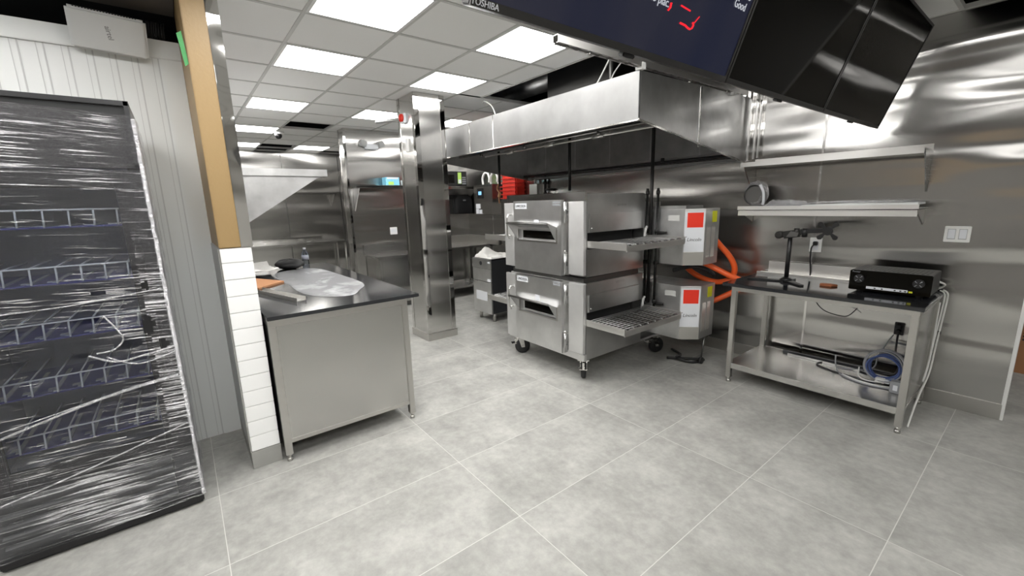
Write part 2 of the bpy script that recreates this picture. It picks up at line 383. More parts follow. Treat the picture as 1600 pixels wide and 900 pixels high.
# far wall, middle wall, left wall
o = struct(MB().box(XF-0.12, XF, 0.165, YR+0.12, 0, 3.5), 'wall_far', 'far_steel')
sm = MB()
for y in (0.75, 1.91, 3.07): sm.box(XF-0.001, XF+0.003, y-0.006, y+0.006, 0.1, 2.75)
struct(sm, 'panel_seam', 'darksteel', o)
o = struct(MB().box(-7.25, -7.0, 2.19, YR, 0, CZ), 'wall_middle', 'far_steel')
ct = MB()
ct.box(-7.03, -6.994, 2.184, 2.22, 0, CZ, 0.003); ct.box(-7.26, -7.22, 2.184, 2.22, 0, CZ, 0.003)
for y in (3.20, 3.90): ct.box(-7.001, -6.995, y-0.01, y+0.01, 0.1, CZ)
struct(ct, 'corner_trim', 'mirror_steel', o)
wl = struct(MB().box(XF, -3.0, 0.18, 0.325, 0, CZ), 'wall_left', 'far_steel')
struct(MB().box(-3.57, -2.928, 0.165, 0.318, 0.0, 1.388), 'end_core', 'grout', wl)
tl = MB(); z = 0.118
while z < 1.37:
    z1 = min(z+0.0965, 1.386)
    tl.box(-2.932, -2.917, 0.163, 0.320, z, z1, 0.002); z = z1 + 0.0025
struct(tl, 'tile_cladding', 'tile', wl)
struct(MB().box(-3.57, -2.914, 0.158, 0.322, 0.0, 0.115, 0.002), 'base_tile', 'greybase', wl)
g = MB(); g.box(-3.57, -2.935, 0.157, 0.166, 0.115, 1.386); struct(g, 'side_cladding', 'guard', wl)
g = MB(); g.box(-2.945, -2.914, 0.156, 0.160, 0.115, 1.386); struct(g, 'edge_strip', 'chrome', wl)
struct(MB().box(-3.57, -2.917, 0.163, 0.272, 1.39, CZ, 0.004), 'end_post', 'tan', wl)
struct(MB().box(-3.1, -2.914, 0.270, 0.330, 1.39, CZ, 0.002), 'corner_guard', 'guard_steel', wl)
# white ribbed wall panel behind the fridge
wb = MB().box(-3.70, -3.57, YB, 0.163, 0, 2.54)
o = struct(wb, 'wall_back', 'frp')
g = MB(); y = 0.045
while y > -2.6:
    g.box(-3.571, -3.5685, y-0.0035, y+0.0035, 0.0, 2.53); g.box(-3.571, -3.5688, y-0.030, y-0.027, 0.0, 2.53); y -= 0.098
struct(g, 'rib_shade_strip', 'seam', o)  # thin grey strips stand in for shade beside each rib
struct(MB().box(-3.70, -3.552, YB, 0.163, 2.53, 2.635, 0.003), 'top_band', 'frp', o)
struct(MB().box(-3.575, -3.560, 0.055, 0.163, 0.0, 2.53, 0.002), 'corner_band', 'frp', o)
struct(MB().box(-4.6, -3.6, YB, 0.163, 2.45, 2.46), 'trim_1', 'plenum')
struct(MB().box(-3.615, -3.092, -1.05, 0.160, CZ+0.001, CZ+0.02), 'trim_2', 'taupe')
struct(MB().box(-4.6, -3.615, YB, 0.163, 2.86, 2.88), 'trim_3', 'plenum')
# room behind the camera
struct(MB().box(XO, XO+0.1, YB, YE, 0, 2.8), 'wall_front', 'cream')
o = struct(MB().box(-3.6, XO, YB-0.1, YB, 0, 2.8), 'wall_rear', 'rear')
struct(MB().box(-1.9, -0.4, YB, YB+0.03, 1.85, 2.25), 'wall_board', 'tanwall', o)
struct(MB().box(XF-0.2, XO+0.2, YB-0.2, YE+0.2, 3.5, 3.6), 'ceiling_deck', 'plenum')
# suspended ceiling
X0, Y0, MD = -2.472, 0.804, 0.618
VIEW_LIGHTS = [(-1, 0), (-3, 0), (-6, 0), (-9, 0), (-12, 0), (-1, 2), (-3, 2), (-6, 2), (-12, 2), (-6, 4)]
ROOM_LIGHTS = [(i, j) for i in (2, 5) for j in (-4, -2, 0, 2)] + [(5, 7), (0, -3), (0, -1), (-2, -4)]  # out of view; those by the nook are added to brighten the white panels
OPEN = {(-8, 1), (-13, 1), (-13, 3), (3, 5), (4, 5), (3, 4), (-12, 1)}
tiles, bars = MB(), MB()
for i in range(-13, 10):
    for j in range(-7, 11):
        xa, xb = X0+i*MD, X0+(i+1)*MD; ya, yb = Y0+j*MD, Y0+(j+1)*MD
        xa, xb, ya = max(xa, XF), min(xb, XO), max(ya, YB)
        if xb-xa < 0.02 or yb-ya < 0.02: continue
        if xa < -2.95 and (i, j) != (-2, -4):
            ya = max(ya, 0.33)
            if yb < 0.36: continue
        if xa < -0.1: yb = min(yb, YR-0.005)
        yb = min(yb, YE)
        if yb-ya < 0.02: continue
        if -4.36 < (xa+xb)/2 < -1.0:
            if ya > 2.94: continue
            yb = min(yb, 2.96)
        bars.box(xa-0.012, xa+0.012, ya, yb, CZ-0.002, CZ+0.03); bars.box(xa, xb, ya-0.012, ya+0.012, CZ-0.0015, CZ+0.03)
        bars.box(xa, xb, yb-0.012, yb+0.012, CZ-0.0015, CZ+0.03); bars.box(xb-0.012, xb+0.012, ya, yb, CZ-0.002, CZ+0.03)
        if (i, j) in VIEW_LIGHTS or (i, j) in ROOM_LIGHTS or (i, j) in OPEN: continue
        tiles.box(xa+0.009, xb-0.009, ya+0.009, yb-0.009, CZ+0.004, CZ+0.02)
o = struct(tiles, 'ceiling', 'ceil'); struct(bars, 'ceiling_grid', 'tgrid', o)
def lamp_thing(label, group=None):
    t = thing('ceiling_light', label, 'ceiling light', (X0-0.5*MD, Y0+0.5*MD, CZ), group)
    x, y = X0-0.5*MD, Y0+0.5*MD
    f = MB()
    for sx, sy in ((1, 0), (-1, 0), (0, 1), (0, -1)):
        if sx: f.box(x+sx*0.292-0.010, x+sx*0.292+0.010, y-0.300, y+0.300, CZ-0.002, CZ+0.05)
        else: f.box(x-0.300, x+0.300, y+sy*0.292-0.010, y+sy*0.292+0.010, CZ-0.002, CZ+0.05)
    f.box(x-0.30, x+0.30, y-0.30, y+0.30, CZ+0.05, CZ+0.06)
    f.build('frame', 'white', t)
    MB().box(x-0.284, x+0.284, y-0.284, y+0.284, CZ+0.001, CZ+0.008).build('diffuser', 'lamp', t)
    return t
LBL = {(-1, 0): 'large lit square ceiling panel nearest the tan post, cut by the picture top', (-3, 0): 'second lit ceiling panel from the picture top in the row beside the tan post',
       (-6, 0): 'third lit ceiling panel in the row beside the tan post', (-9, 0): 'fourth lit ceiling panel beside the tan post, behind the round camera',
       (-12, 0): 'smallest lit ceiling panel beside the tan post, nearest the far wall', (-1, 2): 'lit ceiling panel crossed by the metal strut below the left screen',
       (-3, 2): 'lit ceiling panel just above the top of the steel column', (-6, 2): 'lit ceiling panel left of the steel column behind the red alarm',
       (-12, 2): 'small lit ceiling panel left of the emergency light wall', (-6, 4): 'small lit ceiling panel between the steel column and the hood'}
proto = None
for (i, j) in VIEW_LIGHTS + ROOM_LIGHTS:
    lab = LBL.get((i, j), 'unseen square ceiling panel lighting the room from outside the picture'); grp = 'square lit ceiling panels' if (i, j) in LBL else 'unseen ceiling panels lighting the room'
    loc = (X0+(i+0.5)*MD, Y0+(j+0.5)*MD, CZ)
    if proto is None: proto = lamp_thing(lab, grp); proto.location = loc
    else: dup(proto, loc, lab, grp)
# steel clad column
c = struct(MB().box(-4.90, -4.48, 2.18, 2.55, 0.0, CZ), 'column', 'col_steel')
ct = MB()
for z0, z1 in ((0.09, 1.24), (1.245, CZ)):
    for y0, y1 in ((2.176, 2.235), (2.495, 2.554)): ct.box(-4.481, -4.4745, y0, y1, z0, z1, 0.002)
    for x0, x1 in ((-4.904, -4.85), (-4.53, -4.476)): ct.box(x0, x1, 2.1745, 2.181, z0, z1, 0.002)
struct(ct, 'corner_trim', 'mirror_steel', c)
struct(MB().box(-4.915, -4.465, 2.165, 2.565, 0, 0.085, 0.003), 'base_trim', 'frame', c)

# ------------------------------------------------------------------ hood
HX0, HX1, HY = -5.15, -1.97, 2.70
t = thing('exhaust_hood', 'long stainless exhaust hood over the stacked conveyor ovens', 'exhaust hood', ((HX0+HX1)/2, 3.55, 1.92))
m = MB().box(HX0, HX1, HY, HY+0.02, 2.16, 2.49, 0.003); m.build('front_panel', 'hood', t)
for x in (-4.2, -3.75): MB().box(x-0.006, x+0.006, HY-0.002, HY+0.002, 2.165, 2.487).build('seam', 'chrome', t)
for x0, lab in ((HX0, None), (HX1-0.02, None)):
    MB().prism([(x0, HY+0.02, 2.16), (x0, HY+0.02, 2.49), (x0, 4.398, 2.51), (x0, 4.398, 1.92)], (0.02, 0, 0)).build('end_panel', 'hood_end', t)
m = MB().prism([(HX1, HY, 2.155), (HX1, HY, 2.17), (HX1, 4.398, 1.93), (HX1, 4.398, 1.915)], (0.006, 0, 0)); m.prism([(HX0, HY-0.004, 2.155), (HX0, HY+0.035, 2.155), (HX0, HY+0.035, 2.165), (HX0, HY-0.004, 2.165)], (HX1-HX0, 0, 0))
m.box(HX1, HX1+0.003, 3.52, 3.535, 2.02, 2.49)
m.build('lip', 'chrome', t)
m = MB().box(HX0+0.02, HX1-0.02, HY+0.02, 4.396, 2.46, 2.475); m.build('top_panel', 'hood_in', t)
m = MB().box(HX0+0.02, HX1-0.02, 4.36, 4.396, 1.98, 2.46)
m.box(HX0+0.02, HX1-0.02, 4.30, 4.36, 2.03, 2.46); m.build('inner_back', 'hood_in', t)
for k in range(5): x = HX0+0.45+k*0.58; MB().box(x-0.006, x+0.006, 4.296, 4.302, 2.03, 2.46).build('inner_seam', 'galv', t)
m = MB().tube([(HX0+0.05, 4.22, 1.985), (HX1-0.05, 4.22, 1.985)], 0.016); m.tube([(-2.1, 4.22, 1.985), (-2.1, 4.22, 2.3)], 0.012); m.tube([(-2.75, 4.22, 1.985), (-2.75, 4.22, 2.03)], 0.02); m.build('grease_pipe', 'iron', t)
m = MB().box(HX0+0.05, HX1-0.03, 4.30, 4.37, 1.935, 1.962); m.build('grease_trough', 'hood', t)
m = MB().tube([(HX0+0.3, 2.95, 2.185), (HX1-0.03, 2.95, 2.185)], 0.014)
for x in (-4.35, -3.55, -2.55): m.tube([(x, 2.95, 2.185), (x, 2.95, 2.15)], 0.02); m.tube([(x, 2.95, 2.185), (x+0.1, 3.05, 2.46)], 0.013)
m.build('nozzle_pipe', 'darksteel', t)
m = MB().tube([(HX0+0.3, 3.35, 2.215), (HX1-0.02, 3.35, 2.215)], 0.011)
for x in (-4.3, -3.6, -2.9): m.cyl((x-0.07, 3.35, 2.215), (x+0.07, 3.35, 2.215), 0.022, 12); m.tube([(x, 3.35, 2.215), (x, 3.35, 2.46)], 0.008, 8)
m.build('conduit', 'alu', t)
for x in (-4.1, -3.2, -2.75):
    m = MB().lathe((x, 3.12, 2.36), [(0.035, 0.10), (0.05, 0.06), (0.05, 0.02), (0.03, -0.03), (0.008, -0.05)], 'z', 16); m.build('hood_lamp', 'darksteel', t)
# black suspension pipes hanging out of the hood
for x, y, z0, lab in ((-4.885, 3.6, 1.83, 'thin black pipe hanging from the hood nearest the red stack'), (-3.536, 3.6, 1.72, 'thin black pipe hanging from the hood behind the oven top'), (-2.43, 3.57, 0.60, 'long black pipe running from the hood down beside the oven conveyors')):
    tt = thing('hanging_pipe', lab, 'pipe', (x, y, z0), 'black pipes under the hood')
    MB().tube([(x, y, z0), (x, y, 2.47)], 0.017, 10).build('pipe', 'iron', tt)
    if z0 > 1.8: MB().tube(bez([(x, y-0.02, 1.86), (x-0.03, y-0.02, 1.80), (x+0.02, y-0.02, 1.74), (x, y-0.02, 1.68), (x+0.01, y-0.02, 1.60)], 6), [0.012]*12+[0.02]*6+[0.008]*7, 8).build('hanging_tag', 'kraft', tt)
# metal strut hung along the hood end
t = thing('ceiling_strut', 'grey slotted metal strut hung below the ceiling under the screens', 'strut', (-1.97, 3.07, 2.51))
m = MB().box(-1.995, -1.99, 1.89, 4.30, 2.51, 2.556); m.box(-1.95, -1.945, 1.89, 4.30, 2.51, 2.556); m.box(-1.99, -1.95, 1.89, 4.30, 2.551, 2.556)
for k in range(24): y = 1.94+k*0.1; m.box(-1.99, -1.978, y-0.05, y+0.012, 2.51, 2.514); m.box(-1.962, -1.95, y-0.05, y+0.012, 2.51, 2.514)
m.build('channel', 'alu', t)
for y in (2.18, 2.72, 3.35, 3.95):
    m = MB().cyl((-1.97, y, 2.495), (-1.97, y, CZ+0.4), 0.005, 8); m.cyl((-1.97, y, 2.497), (-1.97, y, 2.509), 0.011, 6); m.build('threaded_rod', 'chrome', t)
MB().box(-2.0, -1.94, 2.69, 2.73, 2.49, 2.535, 0.002).build('bracket', 'white', t)
MB().box(-2.0, -1.94, 4.02, 4.07, 2.485, 2.51, 0.002).build('bracket', 'white', t)
# dark space above the hood
t = thing('exhaust_duct', 'grey sheet metal exhaust duct rising above the hood', 'duct', (-3.2, 3.75, 2.512))
MB().box(-3.62, -2.75, 3.35, 4.15, 2.512, 3.49).build('duct_body', 'darksteel', t)
m = MB(); m.box(-3.65, -2.72, 3.32, 4.18, 2.62, 2.65); m.box(-3.65, -2.72, 3.32, 4.18, 3.05, 3.08); m.build('duct_flange', 'galv', t)
MB().tube([(-5.4, 3.75, 3.05), (-3.7, 3.75, 3.05)], 0.13, 20).build('round_duct', 'galv', None, 'round silver duct in the dark gap above the hood', 'duct')
MB().tube([(-2.55, 3.1, 2.5), (-2.55, 3.1, 3.49)], 0.02, 10).build('riser_pipe', 'darksteel', None, 'thin grey riser pipe above the hood corner', 'pipe')
MB().tube([(-4.6, 3.25, 3.0), (-2.0, 3.25, 3.1)], 0.03, 10).build('ceiling_pipe', 'darksteel', None, 'dark pipe crossing the open ceiling above the hood', 'pipe')
MB().tube(bez([(-2.72, 3.0, 2.50), (-2.6, 2.98, 2.58), (-2.45, 2.95, 2.72), (-2.3, 2.95, 2.9)], 8), 0.007, 6).build('ceiling_cable', 'cable_white', None, 'thicker white cable rising from the hood top into the open ceiling', 'cable', 'white cables above the hood')
MB().tube(bez([(-2.5, 2.98, 2.50), (-2.42, 2.98, 2.62), (-2.3, 3.0, 2.75), (-2.22, 3.0, 2.9)], 8), 0.005, 6).build('ceiling_cable', 'cable_white', None, 'thinner white cable rising from the hood top near its corner', 'cable', 'white cables above the hood')
MB().tube(bez([(-4.05, 2.98, 2.49), (-4.07, 2.97, 2.58), (-4.14, 2.97, 2.68), (-4.3, 2.99, 2.76), (-4.5, 3.1, 2.79)], 8), 0.008, 6).build('ceiling_cable', 'cable_white', None, 'white cable curving from the ceiling opening to the hood left part', 'cable', 'white cables above the hood')
# ------------------------------------------------------------------ menu screens
TU = Vector((0.22, 0, 0.609)).normalized(); TN = Vector((TU.z, 0, -TU.x)); TP = Vector((-0.93, 0, 2.06)); TH = 0.66
def tvp(y, v, d=0.0): return TP + Vector((0, y, 0)) + TU*v + TN*d
def slabpoly(mb, y0, y1, v0, v1, d0, d1, bv=0.0):
    mb.prism([tvp(y0, v0, d0), tvp(y1, v0, d0), tvp(y1, v1, d0), tvp(y0, v1, d0)], TN*(d1-d0), bv); return mb
def make_tv(y0, y1, label, lit):
    t = thing('wall_screen', label, 'screen', tvp((y0+y1)/2, 0), 'menu screens')
    slabpoly(MB(), y0, y1, 0, TH, -0.045, -0.004, 0.004).build('casing', 'bezel', t)
    m = MB(); b = 0.012
    slabpoly(m, y0, y1, 0, 0.020, -0.004, 0.002); slabpoly(m, y0, y1, TH-b, TH, -0.004, 0.002); slabpoly(m, y0, y0+b, 0.020, TH-b, -0.004, 0.002); slabpoly(m, y1-b, y1, 0.020, TH-b, -0.004, 0.002)
    m.build('bezel', 'bezel', t)
    slabpoly(MB(), y0+b, y1-b, 0.020, TH-b, -0.004, -0.001).build('display', 'screen_on' if lit else 'screen_black', t)
    yc = (y0+y1)/2
    slabpoly(MB(), yc-0.03, yc+0.03, -0.012, 0.0, -0.03, -0.006, 0.003).build('sensor', 'black', t)
    slabpoly(MB(), y0+0.2, y1-0.2, 0.1, 0.5, -0.085, -0.045, 0.006).build('back_cover', 'black', t)
    m = MB()
    for s in (-0.25, 0.25): 
        a = tvp(yc+s, 0.42, -0.10); m.box(a.x-0.02, a.x+0.02, a.y-0.02, a.y+0.02, a.z-0.2, CZ+0.02)
        slabpoly(m, yc+s-0.025, yc+s+0.025, 0.12, 0.5, -0.11, -0.085)
    m.build('mount', 'black', t)
    return t
TVY = (0.615, 1.845, 2.985, 4.135)
tv = make_tv(TVY[0], TVY[1]-0.004, 'large screen hung from the ceiling, left one, lit dark blue with red marks', True)
text('lettering', 'TOSHIBA', 0.020, tvp(0.655, 0.010, 0.003), (0, 1, 0), TU, 'label', tv)
text('menu_text', 'Good', 0.036, tvp(1.752, 0.248, 0.002), (0, 1, 0), TU, 'led_white', tv)
text('menu_text', 'mg', 0.036, tvp(1.785, 0.292, 0.002), (0, 1, 0), TU, 'led_white', tv)
text('menu_text', 'no plac.', 0.034, tvp(1.290, 0.163, 0.002), (0, 1, 0), TU, 'led_white', tv)
def mark(pts, r=0.0025): MB().tube([tvp(y, v, 0.002) for y, v in pts], r, 6).build('red_mark', 'led_red', tv)
mark([(1.428, 0.127), (1.46, 0.126), (1.478, 0.122), (1.492, 0.121), (1.502, 0.126), (1.505, 0.135), (1.497, 0.142)], 0.003); mark([(1.502, 0.138), (1.524, 0.165)], 0.0015)
mark([(1.345, 0.146), (1.352, 0.155), (1.35, 0.168)], 0.003); mark([(1.405, 0.172), (1.462, 0.169)], 0.0022)
make_tv(TVY[1]+0.004, TVY[2]-0.004, 'large black switched-off screen between the lit screen and the end screen', False)
make_tv(TVY[2]+0.004, TVY[3], 'large black switched-off end screen nearest the stainless wall', False)

# ------------------------------------------------------------------ film-wrapped display fridge
FX, FY0, FY1, FZ = -2.745, -0.86, -0.105, 2.11
t = thing('display_fridge', 'tall black glass-door fridge wrapped in torn clear stretch film', 'fridge', ((FX-0.35), (FY0+FY1)/2, 0), None)
XB = -3.40
m = MB(); m.box(XB, FX-0.04, FY0, FY0+0.05, 0.06, FZ, 0.003); m.box(XB, FX-0.04, FY1-0.05, FY1, 0.06, FZ, 0.003); m.box(XB, FX-0.04, FY0+0.05, FY1-0.05, FZ-0.06, FZ, 0.003); m.box(XB, FX-0.04, FY0+0.05, FY1-0.05, 0.06, 0.40); m.box(XB, XB+0.05, FY0+0.05, FY1-0.05, 0.4, FZ-0.06)
m.build('cabinet', 'fridge', t)
m = MB(); m.box(XB+0.05, XB+0.055, FY0+0.05, FY1-0.05, 0.4, FZ-0.06); m.box(XB+0.05, FX-0.05, FY0+0.05, FY0+0.055, 0.4, FZ-0.06); m.box(XB+0.05, FX-0.05, FY1-0.055, FY1-0.05, 0.4, FZ-0.06); m.box(XB+0.05, FX-0.05, FY0+0.05, FY1-0.05, 0.40, 0.405)
m.build('lining', 'inner', t)
m = MB(); m.box(FX-0.04, FX, FY0, FY0+0.10, 0.36, 1.80, 0.004); m.box(FX-0.04, FX, FY1-0.105, FY1, 0.36, 1.80, 0.004); m.box(FX-0.04, FX, FY0+0.10, FY1-0.105, 1.72, 1.80, 0.004); m.box(FX-0.04, FX, FY0+0.10, FY1-0.105, 0.36, 0.455, 0.004)
d = m.build('door', 'fridge', t)
MB().box(FX-0.026, FX-0.020, FY0+0.10, FY1-0.105, 0.455, 1.72).build('glass', 'glass', d)
m = MB(); m.box(FX, FX+0.010, FY1-0.075, FY1-0.045, 0.75, 1.45, 0.006); 
for k in range(4): m.cyl((FX, FY1-0.06, 0.62+k*0.26), (FX+0.006, FY1-0.06, 0.62+k*0.26), 0.010, 12)
m.build('handle', 'black', d)
m = MB().box(FX-0.04, FX-0.012, FY0, FY1, 1.81, FZ-0.002, 0.003); m.build('header_panel', 'matblack', t)
m = MB(); m.box(FX-0.012, FX, FY0, FY1, FZ-0.022, FZ, 0.002); m.box(FX-0.012, FX, FY0, FY1, 1.81, 1.826); m.box(FX-0.012, FX, FY1-0.018, FY1, 1.81, FZ); m.box(FX-0.012, FX, FY0, FY0+0.018, 1.81, FZ); m.build('header_frame', 'fridge', t)
m = MB().box(FX-0.04, FX-0.02, FY0, FY1, 0.06, 0.35)
for k in range(5): z = 0.085+k*0.052; m.prism([(FX-0.02, FY0+0.03, z), (FX-0.002, FY0+0.03, z+0.006), (FX-0.002, FY0+0.03, z+0.022), (FX-0.02, FY0+0.03, z+0.036)], (0, FY1-FY0-0.13, 0))
m.build('grille', 'grille', t)
MB().box(XB, FX+0.004, FY0, FY1+0.004, 0.012, 0.06, 0.006).build('base', 'matblack', t)
m = MB()
for x in (XB+0.06, FX-0.08):
    for y in (FY0+0.06, FY1-0.06): m.cyl((x, y, 0), (x, y, 0.02), 0.02, 12)
m.build('foot', 'black', t)
SX = FX-0.075
for z in (1.625, 1.368, 1.112, 0.855, 0.592):
    sh = MB().box(XB+0.10, SX-0.004, FY0+0.075, FY1-0.075, z-0.082, z-0.074).build('shelf', 'shelfblue', t)
    m = MB().tube([(SX, FY0+0.10, z), (SX, FY1-0.105, z)], 0.0042, 6)
    y = FY1-0.120
    while y > FY0+0.10:
        m.tube([(SX, y-0.004, z-0.076), (SX, y, z), (SX-0.42, y, z)], 0.0038, 6); y -= 0.083
    m.build('wire_divider', 'whitewire', sh)
    m = MB(); y = FY1-0.120
    while y > FY0+0.10:
        m.box(SX-0.075, SX-0.045, y-0.045, y-0.012, z-0.074, z-0.070); m.box(SX-0.38, SX-0.012, y-0.022, y-0.006, z-0.074, z-0.069); y -= 0.083
    m.build('shelf_runner', 'shelfgrey', sh)
def crinkle(p, a, f): return a*(mnoise.noise(Vector(p)*f) + 0.5*mnoise.noise(Vector(p)*f*2.3))
def front_film(u, v):
    y = FY0 - 0.01 + u*(FY1-FY0+0.02); ztop = 2.045 + 0.03*(1-u); z = 0.055 + v*(ztop-0.055)
    s = mnoise.noise(Vector((3.0, y*2.2, z*26 + y*2.5)))
    return Vector((FX + 0.016 + 0.004*s + 0.004*mnoise.noise(Vector((1, y*5, z*9))), y, z))
fm = MB().grid(front_film, 60, 260)
# tears in the film, as in the photo
HOLES = [(-0.19, 1.055, 0.026, 0.05), (-0.27, 0.975, 0.055, 0.02), (-0.44, 0.955, 0.03, 0.012), (-0.335, 1.24, 0.03, 0.009), (-0.145, 0.95, 0.02, 0.03), (-0.21, 0.775, 0.012, 0.012), (-0.21, 1.34, 0.02, 0.012), (-0.40, 1.13, 0.05, 0.03), (-0.17, 1.25, 0.015, 0.02)]
kill = []
for f in fm.bm.faces:
    c = f.calc_center_median()
    for (hy, hz, ry, rz) in HOLES:
        if ((c.y-hy)/ry)**2 + ((c.z-hz)/rz)**2 < 1 + 0.5*mnoise.noise(c*40): kill.append(f); break
bmesh.ops.delete(fm.bm, geom=kill, context='FACES')
ff = fm.build('stretch_film', 'film', t); ff.data.materials.append(MAT['film_clear'])
for p in ff.data.polygons:
    w = p.center + ORG[ff.name]
    if 0.50 + 0.06*math.sin(w.y*9) < w.z < 1.60 + 0.05*math.sin(w.y*11+1) and w.y < -0.19: p.material_index = 1
def side_film(u, v):
    x = FX + 0.016 - u*0.62; z = 0.055 + v*(1.99-0.05*u); return Vector((x, FY1 + 0.014 + 0.006*mnoise.noise(Vector((x*9, 2, z*14))), z))
MB().grid(side_film, 30, 160).build('stretch_film', 'film_side', t)
def bunch(u, v):
    a = v*PI; z = 0.06 + u*1.97
    r = 0.010 + 0.005*mnoise.noise(Vector((u*60, v*3, 0)))
    return Vector((FX + 0.008 + r*math.cos(a*1.5-0.6), FY1 + 0.006 + r*math.sin(a*1.5-0.6), z))
MB().grid(bunch, 160, 6).build('stretch_film', 'film_side', t)
def rope(pts, r, nm='film_fold'):
    MB().tube(bez(pts, 10), r, 6).build(nm, 'film_loose', t)
FF = FX + 0.024
rope([(FF, -0.84, 0.62), (FF+0.003, -0.6, 0.685), (FF, -0.38, 0.735), (FF, -0.11, 0.77)], 0.006)
rope([(FF, -0.84, 0.66), (FF+0.003, -0.6, 0.70), (FF, -0.3, 0.755), (FF, -0.11, 0.775)], 0.003)
rope([(FF, -0.42, 0.95), (FF+0.004, -0.33, 0.90), (FF, -0.24, 0.905), (FF, -0.11, 0.925)], 0.005)
rope([(FF, -0.36, 0.93), (FF+0.004, -0.25, 0.87), (FF, -0.10, 0.90)], 0.004)
rope([(FF, -0.34, 1.13), (FF+0.004, -0.30, 1.05), (FF, -0.29, 1.0), (FF, -0.33, 0.96), (FF, -0.39, 0.955)], 0.004)
rope([(FF, -0.66, 1.19), (FF, -0.45, 1.195), (FF, -0.3, 1.21), (FF, -0.11, 1.23)], 0.003)
rope([(FF, -0.84, 0.33), (FF, -0.5, 0.40), (FF, -0.11, 0.50)], 0.004)

# ------------------------------------------------------------------ things above the fridge
t = thing('wireless_router', 'white flat router box leaning on top of the white panel wall', 'router', (-3.50, -0.16, 2.50))
RT = Matrix.Rotation(math.radians(30), 3, 'Y') @ Matrix.Rotation(math.radians(-3), 3, 'X')
c = Vector((-3.46, -0.155, 2.60)); RR = lambda x, y, z: RT @ Vector((x, y, z)) + c
MB().box(c.x-0.018, c.x+0.018, c.y-0.165, c.y+0.165, c.z-0.105, c.z+0.105, 0.012, RT, c).build('housing', 'router', t)
MB().box(c.x+0.0165, c.x+0.0185, c.y-0.150, c.y+0.150, c.z-0.092, c.z+0.088, 0.0, RT, c).build('front_cover', 'router', t)
m = MB()
for k in range(22): y = c.y-0.13+k*0.012; m.box(c.x-0.012, c.x+0.012, y-0.003, y+0.003, c.z+0.1035, c.z+0.1065, 0, RT, c)
m.build('vent_slot', 'ink', t)
text('lettering', 'airtel', 0.034, RR(0.0195, 0.0, 0.005), RT @ Vector((0, 0.15, -0.99)), RT @ Vector((0, 0.99, 0.15)), 'greyink', t)
MB().box(c.x-0.05, c.x-0.018, c.y-0.03, c.y+0.03, c.z-0.03, c.z+0.03, 0.004, RT, c).build('bracket', 'black', t)
m = MB().box(-3.64, -3.56, -0.06, 0.10, 2.637, 2.74, 0.02)
for k in range(14): y = -0.055+k*0.0115; m.tube(bez([(-3.556, y, 2.645), (-3.552, y+0.003, 2.69), (-3.56, y+0.008, 2.735)], 4), 0.0035, 5)
m.build('film_roll', 'matblack', None, 'black plastic-wrapped bundle lying on the white panel beside the router', 'bundle')
MB().prism([(-2.93, 0.130, 2.50), (-2.93, 0.152, 2.515), (-2.93, 0.163, 2.36), (-2.93, 0.146, 2.345)], (0.001, 0, 0)).build('masking_tape', 'green', None, 'long strip of green masking tape on the tan post', 'tape', 'green masking tape')
MB().box(-3.33, -3.15, 0.10, 0.145, CZ-0.001, CZ+0.0005).build('masking_tape', 'green', None, 'short piece of green masking tape on the brown ceiling strip above the router', 'tape', 'green masking tape')

# ------------------------------------------------------------------ left counter
LX0, LX1, LY0, LY1, LZ = -5.25, -2.855, 0.338, 1.235, 0.948
t = thing('prep_counter', 'stainless counter with a flat end panel under the black worktop', 'counter', ((LX0+LX1)/2, 0.8, 0), None)
def leg(mb, x, y, z1, w=0.042):
    mb.box(x-w/2, x+w/2, y-w/2, y+w/2, 0.045, z1, 0.003); mb.cyl((x, y, 0.02), (x, y, 0.045), 0.013, 12); mb.cyl((x, y, 0), (x, y, 0.022), 0.017, 12); return mb
for x, y in ((LX1-0.021, LY0+0.021), (LX1-0.021, LY1-0.021), (-4.05, LY1-0.021), (LX0+0.021, LY1-0.021), (LX0+0.021, LY0+0.021)):
    leg(MB(), x, y, LZ-0.045).build('leg', 'frame', t)
MB().box(LX0, LX1-0.045, LY0+0.002, LY0+0.010, 0.12, LZ-0.045).build('side_panel', 'darksteel', t)  # dark sheet added in place of the shade in the gap by the wall
m = MB(); m.box(LX1-0.042, LX1, LY0, LY1, LZ-0.048, LZ, 0.003); m.box(LX0, LX1-0.042, LY0, LY0+0.042, LZ-0.045, LZ, 0.003); m.box(LX0, LX1-0.042, LY1-0.042, LY1, LZ-0.045, LZ, 0.003); m.build('top_frame', 'frame', t)
MB().box(LX1-0.016, LX1-0.008, LY0+0.042, LY1-0.042, 0.145, LZ-0.048, 0.001).build('end_panel', 'counter_panel', t)
m = MB(); m.box(LX1-0.036, LX1-0.004, LY0+0.042, LY1-0.042, 0.122, 0.150, 0.002); m.box(LX0, LX1-0.042, LY0+0.03, LY1-0.03, 0.122, 0.148); m.build('undershelf', 'frame', t)
MB().box(LX0, LX1-0.05, LY1-0.014, LY1-0.006, 0.15, LZ-0.05).build('side_panel', 'counter_panel', t)
MB().box(LX0-0.05, LX1+0.035, LY0-0.004, LY1+0.08, LZ, LZ+0.024, 0.003).build('worktop', 'slab', None, 'glossy black worktop on the stainless counter beside the white tiled wall end', 'worktop')
WZ = LZ + 0.024
MB().prism([(-4.75, 0.36, WZ+0.001), (-4.12, 0.66, WZ+0.001), (-3.90, 0.44, WZ+0.001), (-4.0, 0.345, WZ+0.001)], (0, 0, 0.014)).build('cardboard_sheet', 'kraft', None, 'brown cardboard piece on the black worktop beside the tiled wall end', 'cardboard')
m = MB(); a, b = Vector((-3.80, 0.42, WZ)), Vector((-3.17, 0.60, WZ)); s = Vector((-(b-a).y, (b-a).x, 0)).normalized()*0.035
